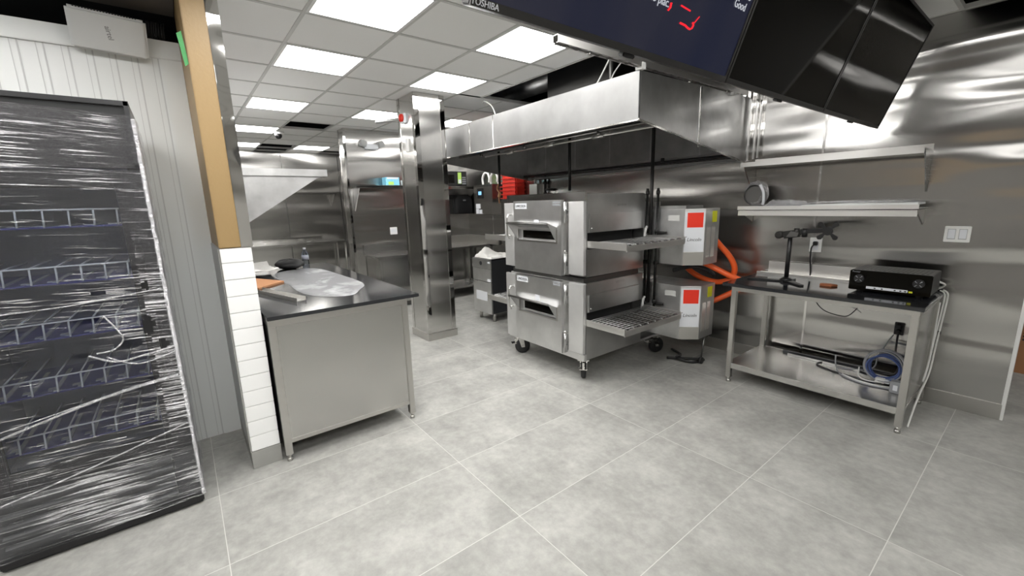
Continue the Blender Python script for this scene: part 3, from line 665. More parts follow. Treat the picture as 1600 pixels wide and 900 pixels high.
m.prism([a-s, b-s, b+s, a+s], (0, 0, 0.004)); m.prism([a-s, b-s, b-s*0.9, a-s*0.9], (0, 0, 0.028)); m.prism([a+s*0.9, b+s*0.9, b+s, a+s], (0, 0, 0.028)); m.build('metal_channel', 'alu', None, 'short grey metal channel lying on the black worktop in front of the cardboard', 'metal channel')
def sheetfn(x0, x1, y0, y1, z0, amp, f, sk=0.0):
    def fn(u, v):
        p = Vector((x0+u*(x1-x0)+sk*v, y0+v*(y1-y0), 0)); return Vector((p.x, p.y, z0 + amp*(0.5+0.5*mnoise.noise(Vector((p.x*f, p.y*f, z0*7)))) ))
    return fn
plastic = film('reflection_haze', base=0.30, streak=(3, 4, 3), amp=0.01, fold=0.3, rough=0.4, dif=0.35)  # pale haze painted for the ceiling lights mirrored in the worktop
def blobfn(u, v):
    a = v*2*PI; r = u*(1+0.16*mnoise.noise(Vector((math.cos(a)*1.6, math.sin(a)*1.6, 4))))
    c, q = math.cos(a), math.sin(a); k = (abs(c)**3.2+abs(q)**3.2)**(-1/3.2)
    x = -4.05+0.86*r*k*c; y = 0.90+0.26*r*k*q
    return Vector((x, y, WZ+0.003+0.012*(0.5+0.5*mnoise.noise(Vector((x*3, y*5, 1))))*(1 if u < 0.97 else 0.1)))
MB().grid(blobfn, 24, 64).build('reflection_sheet', plastic, None, 'milky sheet painting the blurred ceiling reflection on the black worktop', 'reflection sheet')
MB().grid(sheetfn(-5.28, -4.55, 0.40, 0.70, WZ+0.012, 0.10, 6), 30, 20).build('paper_sheet', 'cloth', None, 'crumpled white wrapping lying on the worktop behind the cardboard', 'wrapping')
def bagfn(u, v):
    th = u*2*PI; ph = v*PI; r = 1+0.25*mnoise.noise(Vector((math.cos(th)*1.5, math.sin(th)*1.5, v*3)))
    return Vector((-5.02+0.20*r*math.sin(ph)*math.cos(th), 0.88+0.14*r*math.sin(ph)*math.sin(th), WZ+0.055+0.054*math.cos(ph)*min(r, 1.0)))
MB().grid(bagfn, 28, 14).build('plastic_bag', 'matblack', None, 'black crumpled bag on the worktop next to the clear bottle', 'bag')
t = thing('water_bottle', 'clear plastic bottle standing at the back of the black worktop', 'bottle', (-5.12, 1.06, WZ))
MB().lathe((-5.12, 1.06, WZ), [(0.03, 0), (0.036, 0.004), (0.036, 0.05), (0.033, 0.06), (0.036, 0.07), (0.036, 0.13), (0.030, 0.155), (0.014, 0.178), (0.013, 0.19)], 'z', 20).build('bottle_body', 'bottle', t)
MB().lathe((-5.12, 1.06, WZ+0.188), [(0.0155, 0), (0.0155, 0.016), (0.014, 0.018)], 'z', 16).build('cap', 'label', t)
MB().lathe((-5.12, 1.06, WZ+0.075), [(0.0366, 0), (0.0366, 0.045)], 'z', 20).build('bottle_label', 'shelfgrey', t)

# ------------------------------------------------------------------ far kitchen
t = thing('wall_shelf', 'stainless wall shelf with a big grey triangular end bracket beside the tan post', 'shelf', (-5.4, 0.78, 1.5), 'stainless wall shelves')
m = MB().box(-6.6, -4.46, 0.33, 1.20, 1.905, 1.912); m.box(-4.464, -4.455, 0.33, 1.21, 1.90, 1.965, 0.002); m.box(-6.6, -4.46, 1.20, 1.21, 1.90, 1.965); m.build('shelf_top', 'galv', t)
for x in (-4.49, -6.5): MB().prism([(x, 0.328, 1.90), (x, 1.17, 1.90), (x, 1.12, 1.885), (x, 0.328, 1.38)], (0.012, 0, 0)).build('end_bracket', 'galv', t)
t = thing('wall_shelf', 'long thin stainless shelf high on the far wall', 'shelf', (-10.2, 2.2, 1.88), 'stainless wall shelves')
MB().box(-10.4, -10.05, 1.2, 2.98, 1.90, 1.94, 0.003).build('shelf_top', 'chrome', t)
for y in (1.4, 2.84): MB().prism([(-10.40, y, 1.90), (-10.1, y, 1.90), (-10.38, y, 1.64)], (0, 0.012, 0)).build('bracket', 'chrome', t)
t = thing('work_table', 'long low stainless table against the far wall beyond the black worktop', 'table', (-9.9, 1.75, 0), 'stainless back tables')
m = MB().box(-10.39, -9.6, 0.4, 2.9, 0.86, 0.90, 0.003); m.build('table_top', 'steel', t)
MB().box(-10.398, -10.37, 0.4, 2.55, 0.90, 0.98, 0.002).build('backsplash', 'chrome', t)
for x in (-10.3, -9.66):
    for y in (0.46, 2.84): MB().cyl((x, y, 0), (x, y, 0.86), 0.02, 12).build('leg', 'frame', t)
MB().box(-10.35, -9.63, 0.43, 2.87, 0.18, 0.20).build('undershelf', 'steel', t)
t = thing('wall_shelf', 'stainless wall shelf carrying the blue box left of the column', 'shelf', (-6.85, 2.7, 1.6), 'stainless wall shelves')
m = MB().box(-7.0, -6.66, 2.22, 3.35, 1.905, 1.913); m.box(-6.668, -6.66, 2.22, 3.35, 1.885, 1.93, 0.002); m.box(-7.0, -6.99, 2.22, 3.35, 1.90, 1.96); m.build('shelf_top', 'chrome', t)
for y in (2.26, 3.28): MB().prism([(-6.998, y, 1.90), (-6.69, y, 1.90), (-6.99, y, 1.54)], (0, 0.012, 0)).build('bracket', 'galv', t)
t = thing('carton', 'bright blue and white carton on the shelf left of the column', 'box', (-6.85, 2.83, 1.913))
MB().box(-6.92, -6.76, 2.72, 2.95, 1.913, 2.06, 0.004).build('box_body', 'blue', t); MB().box(-6.762, -6.757, 2.74, 2.93, 2.03, 2.058).build('label_band', 'label', t); MB().box(-6.762, -6.7565, 2.76, 2.85, 1.94, 1.99).build('label_panel', 'lime', t)
MB().lathe((-6.8, 3.03, 1.913), [(0.03, 0), (0.04, 0.09), (0.042, 0.10)], 'z', 16).build('plastic_cup', 'white', None, 'small white cup on the shelf beside the blue carton', 'cup')
t = thing('emergency_light', 'grey twin-head emergency light high on the steel wall left of the column', 'emergency light', (-6.97, 2.6, 2.53))
MB().box(-7.0, -6.93, 2.50, 2.72, 2.50, 2.58, 0.012).build('housing', 'label', t)
for y, r in ((2.47, -0.5), (2.755, 0.5)): MB().box(-6.99, -6.90, y-0.055, y+0.055, 2.535, 2.63, 0.014, Matrix.Rotation(r*0.5, 3, 'X')).build('lamp_head', 'guard', t)
t = thing('switch_plate', 'white wall switch plate on the steel wall left of the column', 'switch plate', (-6.995, 2.88, 1.13))
MB().box(-7.0, -6.992, 2.82, 2.945, 1.13, 1.25, 0.002).build('plate', 'white', t)
for k in range(3): MB().box(-6.993, -6.988, 2.838+k*0.033, 2.86+k*0.033, 1.155, 1.225, 0.002).build('rocker', 'label', t)
t = thing('base_cabinet', 'closed stainless base cabinet behind the column, left side', 'cabinet', (-6.7, 2.75, 0))
MB().box(-6.98, -6.40, 2.37, 3.05, 0.08, 0.80, 0.004).build('body', 'far_steel', t); m = MB().box(-6.99, -6.37, 2.34, 3.07, 0.80, 0.84, 0.003); m.build('worktop', 'steel', t); MB().box(-6.995, -6.96, 2.34, 3.07, 0.84, 0.99, 0.003).build('backsplash', 'steel', t); MB().box(-6.95, -6.45, 2.42, 3.0, 0, 0.08).build('plinth', 'darksteel', t); MB().box(-6.402, -6.394, 2.41, 3.02, 0.13, 0.76, 0.002).build('door', 'far_steel', t)
t = thing('work_table', 'stainless back table with undershelf right of the column', 'table', (-6.7, 3.9, 0), 'stainless back tables')
MB().box(-6.98, -6.30, 3.25, 4.38, 0.85, 0.885, 0.003).build('table_top', 'steel', t)
m = MB().box(-6.995, -6.96, 3.25, 4.38, 0.885, 1.03, 0.003); m.box(-6.96, -6.0, 4.36, 4.395, 0.885, 1.03, 0.003); m.build('backsplash', 'frame', t)
for x in (-6.92, -6.36):
    for y in (3.3, 4.32): MB().cyl((x, y, 0), (x, y, 0.85), 0.02, 12).build('leg', 'frame', t)
MB().box(-6.96, -6.33, 3.28, 4.35, 0.16, 0.185, 0.003).build('undershelf', 'steel', t)
t = thing('wall_shelf', 'stainless wall shelf under the microwave right of the column', 'shelf', (-6.85, 3.9, 1.88), 'stainless wall shelves')
m = MB().box(-7.0, -6.60, 3.42, 4.38, 1.89, 1.90); m.box(-6.608, -6.60, 3.42, 4.38, 1.868, 1.91, 0.002); m.build('shelf_top', 'chrome', t)
MB().prism([(-6.998, 4.36, 1.89), (-6.63, 4.36, 1.89), (-6.99, 4.36, 1.62)], (0, 0.012, 0)).build('bracket', 'galv', t)
t = thing('microwave', 'black microwave with a green label on the shelf right of the column', 'microwave', (-6.8, 3.9, 1.90))
MB().box(-6.98, -6.66, 3.60, 4.18, 1.91, 2.17, 0.006).build('body', 'black', t); MB().box(-6.662, -6.648, 3.62, 3.98, 1.925, 2.155, 0.003).build('door', 'matblack', t); MB().box(-6.650, -6.645, 3.70, 3.92, 1.97, 2.11, 0.002).build('window', 'screen_black', t)
MB().box(-6.662, -6.652, 4.07, 4.16, 1.925, 2.155, 0.002).build('control_panel', 'bezel', t); m = MB(); 
for r in range(4):
    for q in range(3): m.box(-6.653, -6.649, 4.08+q*0.026, 4.10+q*0.026, 1.95+r*0.035, 1.97+r*0.035)
m.build('button', 'cable_grey', t); MB().box(-6.650, -6.643, 3.99, 4.06, 1.96, 2.15).build('label_panel', 'lime', t); MB().box(-6.646, -6.642, 3.995, 4.055, 1.965, 2.03).build('label_panel', 'label', t)
m = MB()
for y in (3.66, 4.12): m.cyl((-6.7, y, 1.90), (-6.7, y, 1.912), 0.015, 10); m.cyl((-6.93, y, 1.90), (-6.93, y, 1.912), 0.015, 10)
m.build('foot', 'black', t)
t = thing('towel_dispenser', 'black rounded dispenser on the wall below the microwave shelf', 'dispenser', (-6.87, 4.12, 1.43))
MB().prism([(-6.99, 3.95, 1.43), (-6.99, 4.34, 1.43), (-6.99, 4.34, 1.70), (-6.99, 4.28, 1.77), (-6.99, 4.02, 1.77), (-6.99, 3.95, 1.70)], (0.24, 0, 0), 0.02).build('housing', 'matblack', t)
MB().box(-6.752, -6.742, 4.02, 4.30, 1.45, 1.63, 0.006).build('front_cover', 'black', t); MB().box(-6.745, -6.735, 4.13, 4.19, 1.66, 1.685, 0.003).build('logo_plate', 'greyink', t)
t = thing('wall_outlet', 'small outlet with a black plug beside the column edge below the dispenser', 'outlet', (-6.99, 3.82, 1.3))
MB().box(-7.0, -6.99, 3.78, 3.86, 1.29, 1.42, 0.002).build('plate', 'white', t); MB().box(-6.992, -6.94, 3.79, 3.85, 1.325, 1.405, 0.006).build('plug', 'black', t)
t = thing('control_cabinet', 'stainless control cabinet with a small blue display under the hood end', 'control cabinet', (-6.2, 4.3, 1.42))
MB().box(-6.48, -5.92, 4.20, 4.395, 1.42, 1.92, 0.004).build('cabinet_body', 'far_steel', t); MB().box(-6.46, -5.94, 4.19, 4.20, 1.44, 1.90, 0.003).build('door', 'far_steel', t)
m = MB().box(-6.34, -6.17, 4.180, 4.19, 1.69, 1.86, 0.002); m.build('display_bezel', 'black', t); MB().box(-6.30, -6.21, 4.176, 4.181, 1.75, 1.81).build('display', 'disp', t)
MB().box(-6.40, -6.27, 4.184, 4.19, 1.52, 1.60).build('label_panel', 'label', t); MB().box(-6.40, -6.32, 4.184, 4.19, 1.43, 1.515).build('label_panel', 'label', t); MB().box(-6.30, -6.22, 4.184, 4.19, 1.43, 1.50).build('label_panel', 'label', t)
for k, x in enumerate((-6.14, -5.99, -5.86)):
    MB().tube(bez([(x-0.05, (4.21+0.06*k), 1.922), (x-0.06, (4.21+0.06*k), 2.02), (x, (4.21+0.06*k), 2.10), (x+0.09, (4.21+0.06*k), 2.10), (x+0.14, (4.21+0.06*k), 2.02), (x+0.13, (4.21+0.06*k), 1.95)], 8), 0.018, 8).build('white_hoop', 'white', None, ('white curved hoop nearest the control cabinet display', 'middle white curved hoop beside the red stack', 'white curved hoop touching the red stack')[k], 'hoop', 'white hoops beside the red stack')
t = thing('crate_stack', 'red ribbed plastic stack on the wall under the hood, left of the oven', 'crate', (-5.42, 4.2, 1.6))
MB().box(-5.64, -5.28, 4.20, 4.39, 1.66, 2.10, 0.02).build('crate_body', 'redplastic', t)
m = MB()
for k in range(7): m.box(-5.67, -5.26, 4.18, 4.39, 1.67+k*0.060, 1.682+k*0.060, 0.004)
m.build('rib', 'redplastic', t)
MB().box(-5.66, -5.28, 4.2, 4.398, 1.62, 1.66, 0.004).build('wall_bracket', 'darksteel', t)
t = thing('junction_box', 'small grey electrical box on the wall behind the oven top', 'electrical box', (-5.0, 4.34, 1.7))
MB().box(-5.08, -4.90, 4.30, 4.398, 1.70, 1.87, 0.004).build('box_body', 'frame', t); MB().cyl((-4.99, 4.35, 1.87), (-4.99, 4.35, 2.02), 0.02, 12).build('conduit', 'galv', t)
m = MB().tube([(-4.78, 4.36, 1.60), (-4.78, 4.36, 1.98)], 0.02, 10); m.cyl((-4.78, 4.36, 1.70), (-4.78, 4.36, 1.74), 0.034, 12); m.cyl((-4.78, 4.36, 1.86), (-4.78, 4.36, 1.90), 0.034, 12); m.tube([(-4.78, 4.36, 1.78), (-4.62, 4.36, 1.78)], 0.016, 10); m.build('valve_pipe', 'iron', None, 'dark valve pipe on the wall right of the grey electrical box', 'pipe')
t = thing('fire_alarm', 'red and white fire alarm high on the left face of the column', 'fire alarm', (-4.70, 2.15, 2.52))
MB().box(-4.755, -4.675, 2.145, 2.18, 2.51, 2.615, 0.006).build('backplate', 'label', t); MB().lathe((-4.715, 2.145, 2.565), [(0.045, 0), (0.042, -0.02), (0.025, -0.034), (0.006, -0.038)], 'y', 18).build('horn', 'redplastic', t); MB().box(-4.75, -4.70, 2.128, 2.146, 2.513, 2.535, 0.004).build('strobe', 'white', t)
MB().tube([(-5.52, 2.165, 2.648), (-4.77, 2.165, 2.565)], 0.02, 12).build('conduit', 'galv', None, 'grey conduit pipe reaching left from the red alarm on the column', 'conduit')
t = thing('thermostat', 'narrow white sensor strip on the left face of the column', 'sensor', (-4.68, 2.17, 2.2))
MB().box(-4.71, -4.655, 2.160, 2.18, 2.20, 2.345, 0.004).build('housing', 'white', t); MB().box(-4.70, -4.665, 2.157, 2.161, 2.30, 2.33).build('sensor_window', 'label', t)
t = thing('security_camera', 'small round white ceiling camera with a dark lens', 'camera', (-7.8, 1.46, 2.72))
MB().lathe((-7.8, 1.46, 2.80), [(0.07, 0), (0.07, -0.03), (0.055, -0.05)], 'z', 20).build('mount', 'white', t); MB().lathe((-7.78, 1.44, 2.75), [(0.055, 0.01), (0.05, -0.03), (0.03, -0.055), (0.006, -0.062)], 'z', 20).build('lens', 'black', t)
# ------------------------------------------------------------------ fryer
t = thing('deep_fryer', 'narrow free-standing fryer on short legs left of the oven stack', 'fryer', (-4.82, 3.6, 0))
m = MB().box(-5.03, -4.606, 3.215, 3.95, 0.12, 0.85, 0.003); m.build('cabinet', 'fryer_side', t)
MB().box(-5.04, -4.60, 3.195, 3.217, 0.735, 0.868, 0.004).build('control_panel', 'oven_side', t)
MB().box(-5.04, -4.60, 3.197, 3.217, 0.56, 0.73, 0.003).build('front_panel', 'oven_side', t)
d = MB().box(-5.04, -4.60, 3.195, 3.217, 0.115, 0.553, 0.003).build('door', 'oven_side', t)
MB().box(-5.01, -4.92, 3.18, 3.196, 0.535, 0.551, 0.003).build('handle', 'chrome', d)
MB().box(-4.965, -4.70, 3.192, 3.196, 0.29, 0.415).build('notice', 'label', d)
MB().lathe((-4.83, 3.195, 0.805), [(0.028, 0), (0.028, -0.004)], 'y', 20).build('badge', 'ink', t)
MB().box(-4.66, -4.61, 3.19, 3.196, 0.815, 0.835).build('label_panel', 'label', t); MB().box(-4.68, -4.61, 3.192, 3.197, 0.565, 0.60).build('label_panel', 'label', t)
MB().box(-5.07, -5.045, 3.21, 3.23, 0.73, 0.78, 0.004).build('hose_clip', 'white', t)
MB().box(-5.03, -4.606, 3.90, 3.95, 0.85, 0.98, 0.003).build('backsplash', 'oven_side', t)
for x in (-4.98, -4.65):
    for y in (3.27, 3.88): MB().cyl((x, y, 0), (x, y, 0.12), 0.022, 14, 0.026).build('leg', 'frame', t)
def ragfn(u, v):
    x = -5.02+u*0.40; y = 3.22+v*0.5; e = min(u, 1-u, v, 1-v)
    h = 0.11*math.exp(-((u-0.3)/0.22)**2-((v-0.25)/0.3)**2) + 0.03*mnoise.noise(Vector((x*14, y*14, 0))) + 0.02
    return Vector((x, y, 0.868 + max(0.004, h if e > 0.02 else 0.004)))
MB().grid(ragfn, 36, 36).build('cleaning_rag', 'cloth', None, 'crumpled white rag lying on top of the fryer', 'rag')

# ------------------------------------------------------------------ stacked conveyor ovens
OX0, OX1, OF = -3.52, -2.45, 2.66
YN = Vector((0, -1, 0))
def castor(parent, x, y, yaw, brake=True):
    R = Matrix.Rotation(yaw, 3, 'Z'); P = Vector((x, y, 0))
    def T(mb):
        for v in mb.bm.verts: v.co = R @ (v.co*1.17) + P
        return mb
    m = MB(); m.box(-0.045, 0.045, -0.045, 0.045, 0.162, 0.17); m.cyl((0, 0, 0.148), (0, 0, 0.163), 0.03, 16); m.box(-0.024, 0.024, -0.006, 0.040, 0.140, 0.149)
    for s in (-1, 1): m.prism([(s*0.025-0.002, -0.015, 0.148), (s*0.025-0.002, 0.035, 0.148), (s*0.025-0.002, 0.045, 0.060), (s*0.025-0.002, 0.012, 0.060)], (0.004, 0, 0))
    m.cyl((-0.036, 0.028, 0.071), (0.036, 0.028, 0.071), 0.009, 10)
    if brake: m.box(-0.03, 0.03, -0.075, -0.035, 0.10, 0.106); m.box(-0.008, 0.008, -0.045, -0.005, 0.10, 0.145)
    c = T(m).build('castor', 'chrome', parent)
    w = MB().lathe((0, 0.028, 0.071), [(0.034, -0.019), (0.060, -0.020), (0.0695, -0.014), (0.071, 0.0), (0.0695, 0.014), (0.060, 0.020), (0.034, 0.019)], 'x', 28)
    T(w).build('wheel', 'rubber', c)
    return c
def conveyor(parent, z, xl, xr):
    y0, y1 = 2.705, 3.54
    for a, b, e in ((OX1-0.02, xr, xr-0.012), (xl, OX0+0.02, xl)):
        m = MB()
        m.box(a, b, y0, y0+0.012, z-0.035, z+0.022, 0.002); m.box(a, b, y1-0.012, y1, z-0.035, z+0.022, 0.002); m.box(e, e+0.012, y0+0.008, y1-0.008, z-0.045, z+0.002, 0.002)
        c = m.build('conveyor', 'alu', parent)
        MB().box(a+0.005, b-0.005, y0+0.010, y1-0.010, z-0.034, z-0.028).build('pan', 'pan', c)
        w = MB(); xa, xb = a+0.008, b-0.03
        for k in range(10):
            y = y0+0.03+k*(y1-y0-0.06)/9
            w.box(xa, xb, y-0.002, y+0.002, z-0.001, z+0.003)
        x = xa+0.005
        while x < xb:
            w.tube([(x, y0+0.016, z+0.002), (x, y1-0.016, z+0.002)], 0.003, 5); x += 0.040
        w.build('belt', 'galv', c)
        ex = xr-0.026 if b == xr else xl+0.026
        k_ = MB().cyl((ex, y0+0.012, z-0.006), (ex, y1-0.012, z-0.006), 0.005, 8)
        for k in range(8):
            y = y0+0.06+k*(y1-y0-0.12)/7
            k_.lathe((ex, y, z-0.004), [(0.012, -0.022), (0.017, -0.016), (0.017, 0.016), (0.012, 0.022)], 'y', 12)
        k_.build('roller', 'darksteel', c)
def control_box(parent, z0, z1, top):
    P = [(-2.62, 3.60), (-2.10, 3.60), (-1.972, 3.728), (-1.972, 3.985), (-2.62, 3.985)]
    b = MB().prism([(x, y, z0) for x, y in P], (0, 0, z1-z0), 0.003).build('control_box', 'boxsteel', parent)
    a = Vector((-2.10, 3.60, 0)); c = Vector((-1.972, 3.728, 0)); u = (c-a).normalized(); n = Vector((u.y, -u.x, 0)); L = (c-a).length
    def face(s0, s1, za, zb, d, mat, name):
        p = [a+u*s0, a+u*s1]
        MB().prism([p[0]+Vector((0, 0, za)), p[1]+Vector((0, 0, za)), p[1]+Vector((0, 0, zb)), p[0]+Vector((0, 0, zb))], n*d).build(name, mat, b)
    face(0.004, L-0.004, z0+0.125, z1-0.022, 0.003, 'label', 'label_panel')
    face(0.002, L-0.002, z0+0.005, z0+0.120, 0.005, 'frame', 'kick_panel')
    face(0.026, L-0.018, z1-0.165, z1-0.034, 0.0045, 'red', 'warning_label')
    mid = a+u*(L*0.50)+n*0.0035
    text('lettering', 'Lincoln', 0.043, mid+Vector((0, 0, z0+0.235)), u, (0, 0, 1), 'ink', b, align='CENTER', shear=0.25)
    m = MB().prism([a+u*0.012+n*0.0035+Vector((0, 0, z0+0.262)), a+u*0.020+n*0.0035+Vector((0, 0, z0+0.256)), a+u*0.030+n*0.0035+Vector((0, 0, z0+0.264))], n*0.0006); m.build('emblem', 'ink', b)
    sx = -1.971
    MB().box(sx, sx+0.002, 3.85, 3.93, z1-0.125, z1-0.025).build('tag', 'yellow', b)
    for y in (3.765, 3.85):
        m = MB()
        for k in range(22): z = z1-0.175-k*0.0125; m.prism([(sx, y, z), (sx, y, z+0.007), (sx+0.006, y, z)], (0, 0.055, 0))
        m.box(sx, sx+0.001, y-0.004, y+0.059, z1-0.175-22*0.0125, z1-0.16); m.build('vent', 'alu', b)
    MB().box(-2.26, -2.15, 3.597, 3.60, z1-0.105, z1-0.055).build('notice', 'cable_white', b)
    if top:
        MB().box(-2.45, -2.09, 3.60, 3.90, z1+0.001, z1+0.028, 0.002).build('top_bracket', 'galv', b)
        MB().box(-2.40, -2.31, 3.597, 3.60, z0+0.20, z0+0.235).build('notice', 'cable_white', b)
    for x in (-2.24, -2.02): MB().cyl((x, 3.63, z0+0.02), (x, 3.627, z0+0.02), 0.006, 8)
    return b
def oven(label, zb, zt, door, strip, rp, barz, win, npz, tagz, conv, slot, ctl, upper):
    t = thing('conveyor_oven', label, 'oven', ((OX0+OX1)/2, 3.1, zb), 'stacked conveyor ovens')
    # body with an opening through the side for the belt
    m = MB()
    m.box(OX0+0.02, OX1, OF+0.04, 3.50, zb, conv-0.05); m.box(OX0+0.02, OX1, OF+0.035, 3.50, slot, zt); m.box(OX0+0.02, OX1, 3.49, 3.50, conv-0.05, slot); m.box(OX0+0.02, OX1, OF+0.035, OF+0.045, conv-0.05, slot)
    m.build('body', 'oven_side', t)
    MB().box(OX0+0.12, OX1-0.12, OF+0.06, 3.48, conv-0.049, slot-0.001).build('chamber', 'matblack', t)
    MB().box(OX0+0.10, OX1-0.08, 3.50, 3.88, zb+0.05, zt-0.08, 0.004).build('rear_housing', 'oven_side', t)
    m = MB(); 
    m.box(OX1, OX1+0.012, 2.72, 3.44, slot+0.004, slot+0.16, 0.003)
    m.build('side_hood', 'oven_side', t)
    m = MB()
    for y in (2.745,): m.lathe((OX1+0.012, y, slot+0.035), [(0.009, 0), (0.009, 0.005), (0.005, 0.008)], 'x', 12)
    m.build('knob', 'chrome', t)
    MB().box(OX1, OX1+0.002, 3.10, 3.22, slot+0.215, slot+0.235).build('notice', 'galv', t)
    MB().box(-3.545, -3.384, OF, OF+0.030, strip[0], strip[1], 0.003).build('side_panel', 'panel_steel', t)
    MB().box(-2.626, -2.452, OF, OF+0.036, rp[0], rp[1], 0.003).build('side_panel', 'panel_steel', t)
    m = MB().box(-2.70, -2.632, OF+0.012, OF+0.036, door[0]+0.01, rp[1]-0.005); m.build('hinge_channel', 'oven_side', t)
    zc = (door[0]+door[1])/2
    for z in (door[1]-0.11, door[0]+0.11):
        m = MB(); m.box(-2.69, -2.64, OF-0.004, OF+0.02, z-0.085, z-0.02, 0.004); m.box(-2.69, -2.64, OF-0.004, OF+0.02, z+0.02, z+0.085, 0.004); m.cyl((-2.663, OF-0.008, z-0.09), (-2.663, OF-0.008, z+0.09), 0.010, 12)
        m.build('hinge', 'oven_side', t)
    MB().tube([(-2.655, OF+0.02, zc-0.135), (-2.63, OF-0.03, zc-0.12), (-2.622, OF-0.05, zc-0.10)], 0.006, 8).build('door_stop', 'frame', t)
    # door with window opening
    dx0, dx1, dy = -3.372, -2.700, OF-0.014
    wx0, wx1, wz0, wz1 = -3.30, -2.76, win[0], win[1]
    m = MB(); m.box(dx0, wx0, dy, OF+0.03, door[0], door[1]); m.box(wx1, dx1, dy, OF+0.03, door[0], door[1]); m.box(wx0, wx1, dy, OF+0.03, door[0], wz0); m.box(wx0, wx1, dy, OF+0.03, wz1, door[1])
    m.box(wx0, wx1, OF+0.028, OF+0.032, wz0, wz1)
    d = m.build('door', 'oven_steel', t)
    m = MB(); m.box(wx0+0.03, wx1-0.004, OF+0.020, OF+0.027, wz0+0.02, wz1-0.01); m.build('window', 'screen_black', d)
    m = MB(); m.box(wx0-0.012, wx1+0.006, dy-0.008, dy, wz0-0.012, wz0+0.004, 0.002); m.box(wx0-0.012, wx0+0.005, dy-0.008, dy, wz0-0.012, wz1); m.box(wx1-0.004, wx1+0.012, dy-0.008, dy, wz0-0.012, wz1+0.01)
    m.build('window_frame', 'frame', d)
    # awning handle: bar held off the door by two sloping side cheeks
    m = MB(); hx0, hx1 = -3.395, -2.80
    m.tube([(hx0, dy-0.075, barz), (hx1, dy-0.075, barz)], 0.009, 12)
    m.build('handle', 'darksteel', d); m = MB()
    m.prism([(hx0, dy-0.08, barz+0.014), (hx1, dy-0.08, barz+0.014), (wx1, dy, barz-0.035), (wx0, dy, barz-0.035)], (0, 0.002, -0.004))
    for xx, xw in ((hx0, wx0), (hx1, wx1)): m.prism([(xx, dy-0.08, barz+0.01), (xw, dy, barz-0.03), (xw, dy, wz0), (xx+(xw-xx)*0.7, dy-0.03, wz0+0.05)], (0.004, 0, 0))
    m.build('handle_hood', 'hood_in', d)
    m = MB().tube([(-3.43, OF-0.03, barz-0.16), (-3.435, OF-0.05, barz-0.12), (-3.435, OF-0.05, barz+0.05), (-3.43, OF-0.03, barz+0.09)], 0.008, 8); m.cyl((-3.43, OF, barz+0.08), (-3.43, OF-0.04, barz+0.08), 0.008, 8); m.cyl((-3.43, OF, barz-0.13), (-3.43, OF-0.04, barz-0.13), 0.008, 8); m.build('latch', 'chrome', t)
    n = MB().box(-3.342, -3.172, dy-0.003, dy, npz-0.053, npz, 0.001).build('nameplate', 'label', d)
    text('lettering', 'LINCOLN', 0.034, (-3.257, dy-0.004, npz-0.0265), (1, 0, 0), (0, 0, 1), 'ink', d)
    MB().box(-3.06, -3.00, dy-0.004, dy, tagz-0.035, tagz+0.02).build('tag', 'label', d)
    m = MB()
    for k in range(2): m.box(-2.81, -2.712, dy-0.002, dy, npz-0.028+k*0.022, npz-0.012+k*0.022)
    m.build('notice', 'cable_grey', d)
    conveyor(t, conv, -3.98, -2.045)
    control_box(t, ctl[0], ctl[1], upper)
    return t
lo = oven('lower conveyor oven of the stack, standing on black castors', 0.205, 0.90, (0.215, 0.893), (0.21, 0.886), (0.262, 0.896), 0.672, (0.527, 0.637), 0.878, 0.70, 0.555, 0.637, (0.285, 0.80), False)
m = MB().box(-3.52, -2.437, OF+0.004, OF+0.04, 0.20, 0.262, 0.003); m.box(OX0+0.02, OX1-0.004, OF+0.04, 3.88, 0.20, 0.22); m.build('base_frame', 'oven_steel', lo)
for x, y, yaw in ((-3.44, 2.735, -0.45), (-2.51, 2.735, 0.72), (-2.50, 3.80, -0.4), (-3.44, 3.80, 0.2)): castor(lo, x, y, yaw)
m = MB().box(-2.01, -1.985, 3.80, 3.94, 0.262, 0.286); m.cyl((-2.0, 3.86, 0.06), (-1.99, 3.88, 0.27), 0.009, 8); m.build('support_leg', 'darksteel', lo)
MB().lathe((-2.0, 3.86, 0.035), [(0.012, -0.012), (0.034, -0.012), (0.034, 0.012), (0.012, 0.012)], 'x', 18).build('wheel', 'rubber', lo)
m = MB().box(-3.46, -2.47, OF+0.03, 3.46, 0.90, 0.944, 0.003); m.build('stacking_frame', 'darksteel', lo)
up = oven('upper conveyor oven of the stack, under the exhaust hood', 0.955, 1.655, (0.945, 1.616), (0.966, 1.60), (0.972, 1.598), 1.406, (1.243, 1.345), 1.594, 1.42, 1.245, 1.335, (0.995, 1.505), True)
MB().box(-3.50, -2.437, OF+0.004, OF+0.03, 1.602, 1.675, 0.002).build('top_trim', 'chrome', up)
MB().box(OX0+0.02, OX1, OF+0.03, 3.48, 1.655, 1.66).build('top_panel', 'oven_side', up)
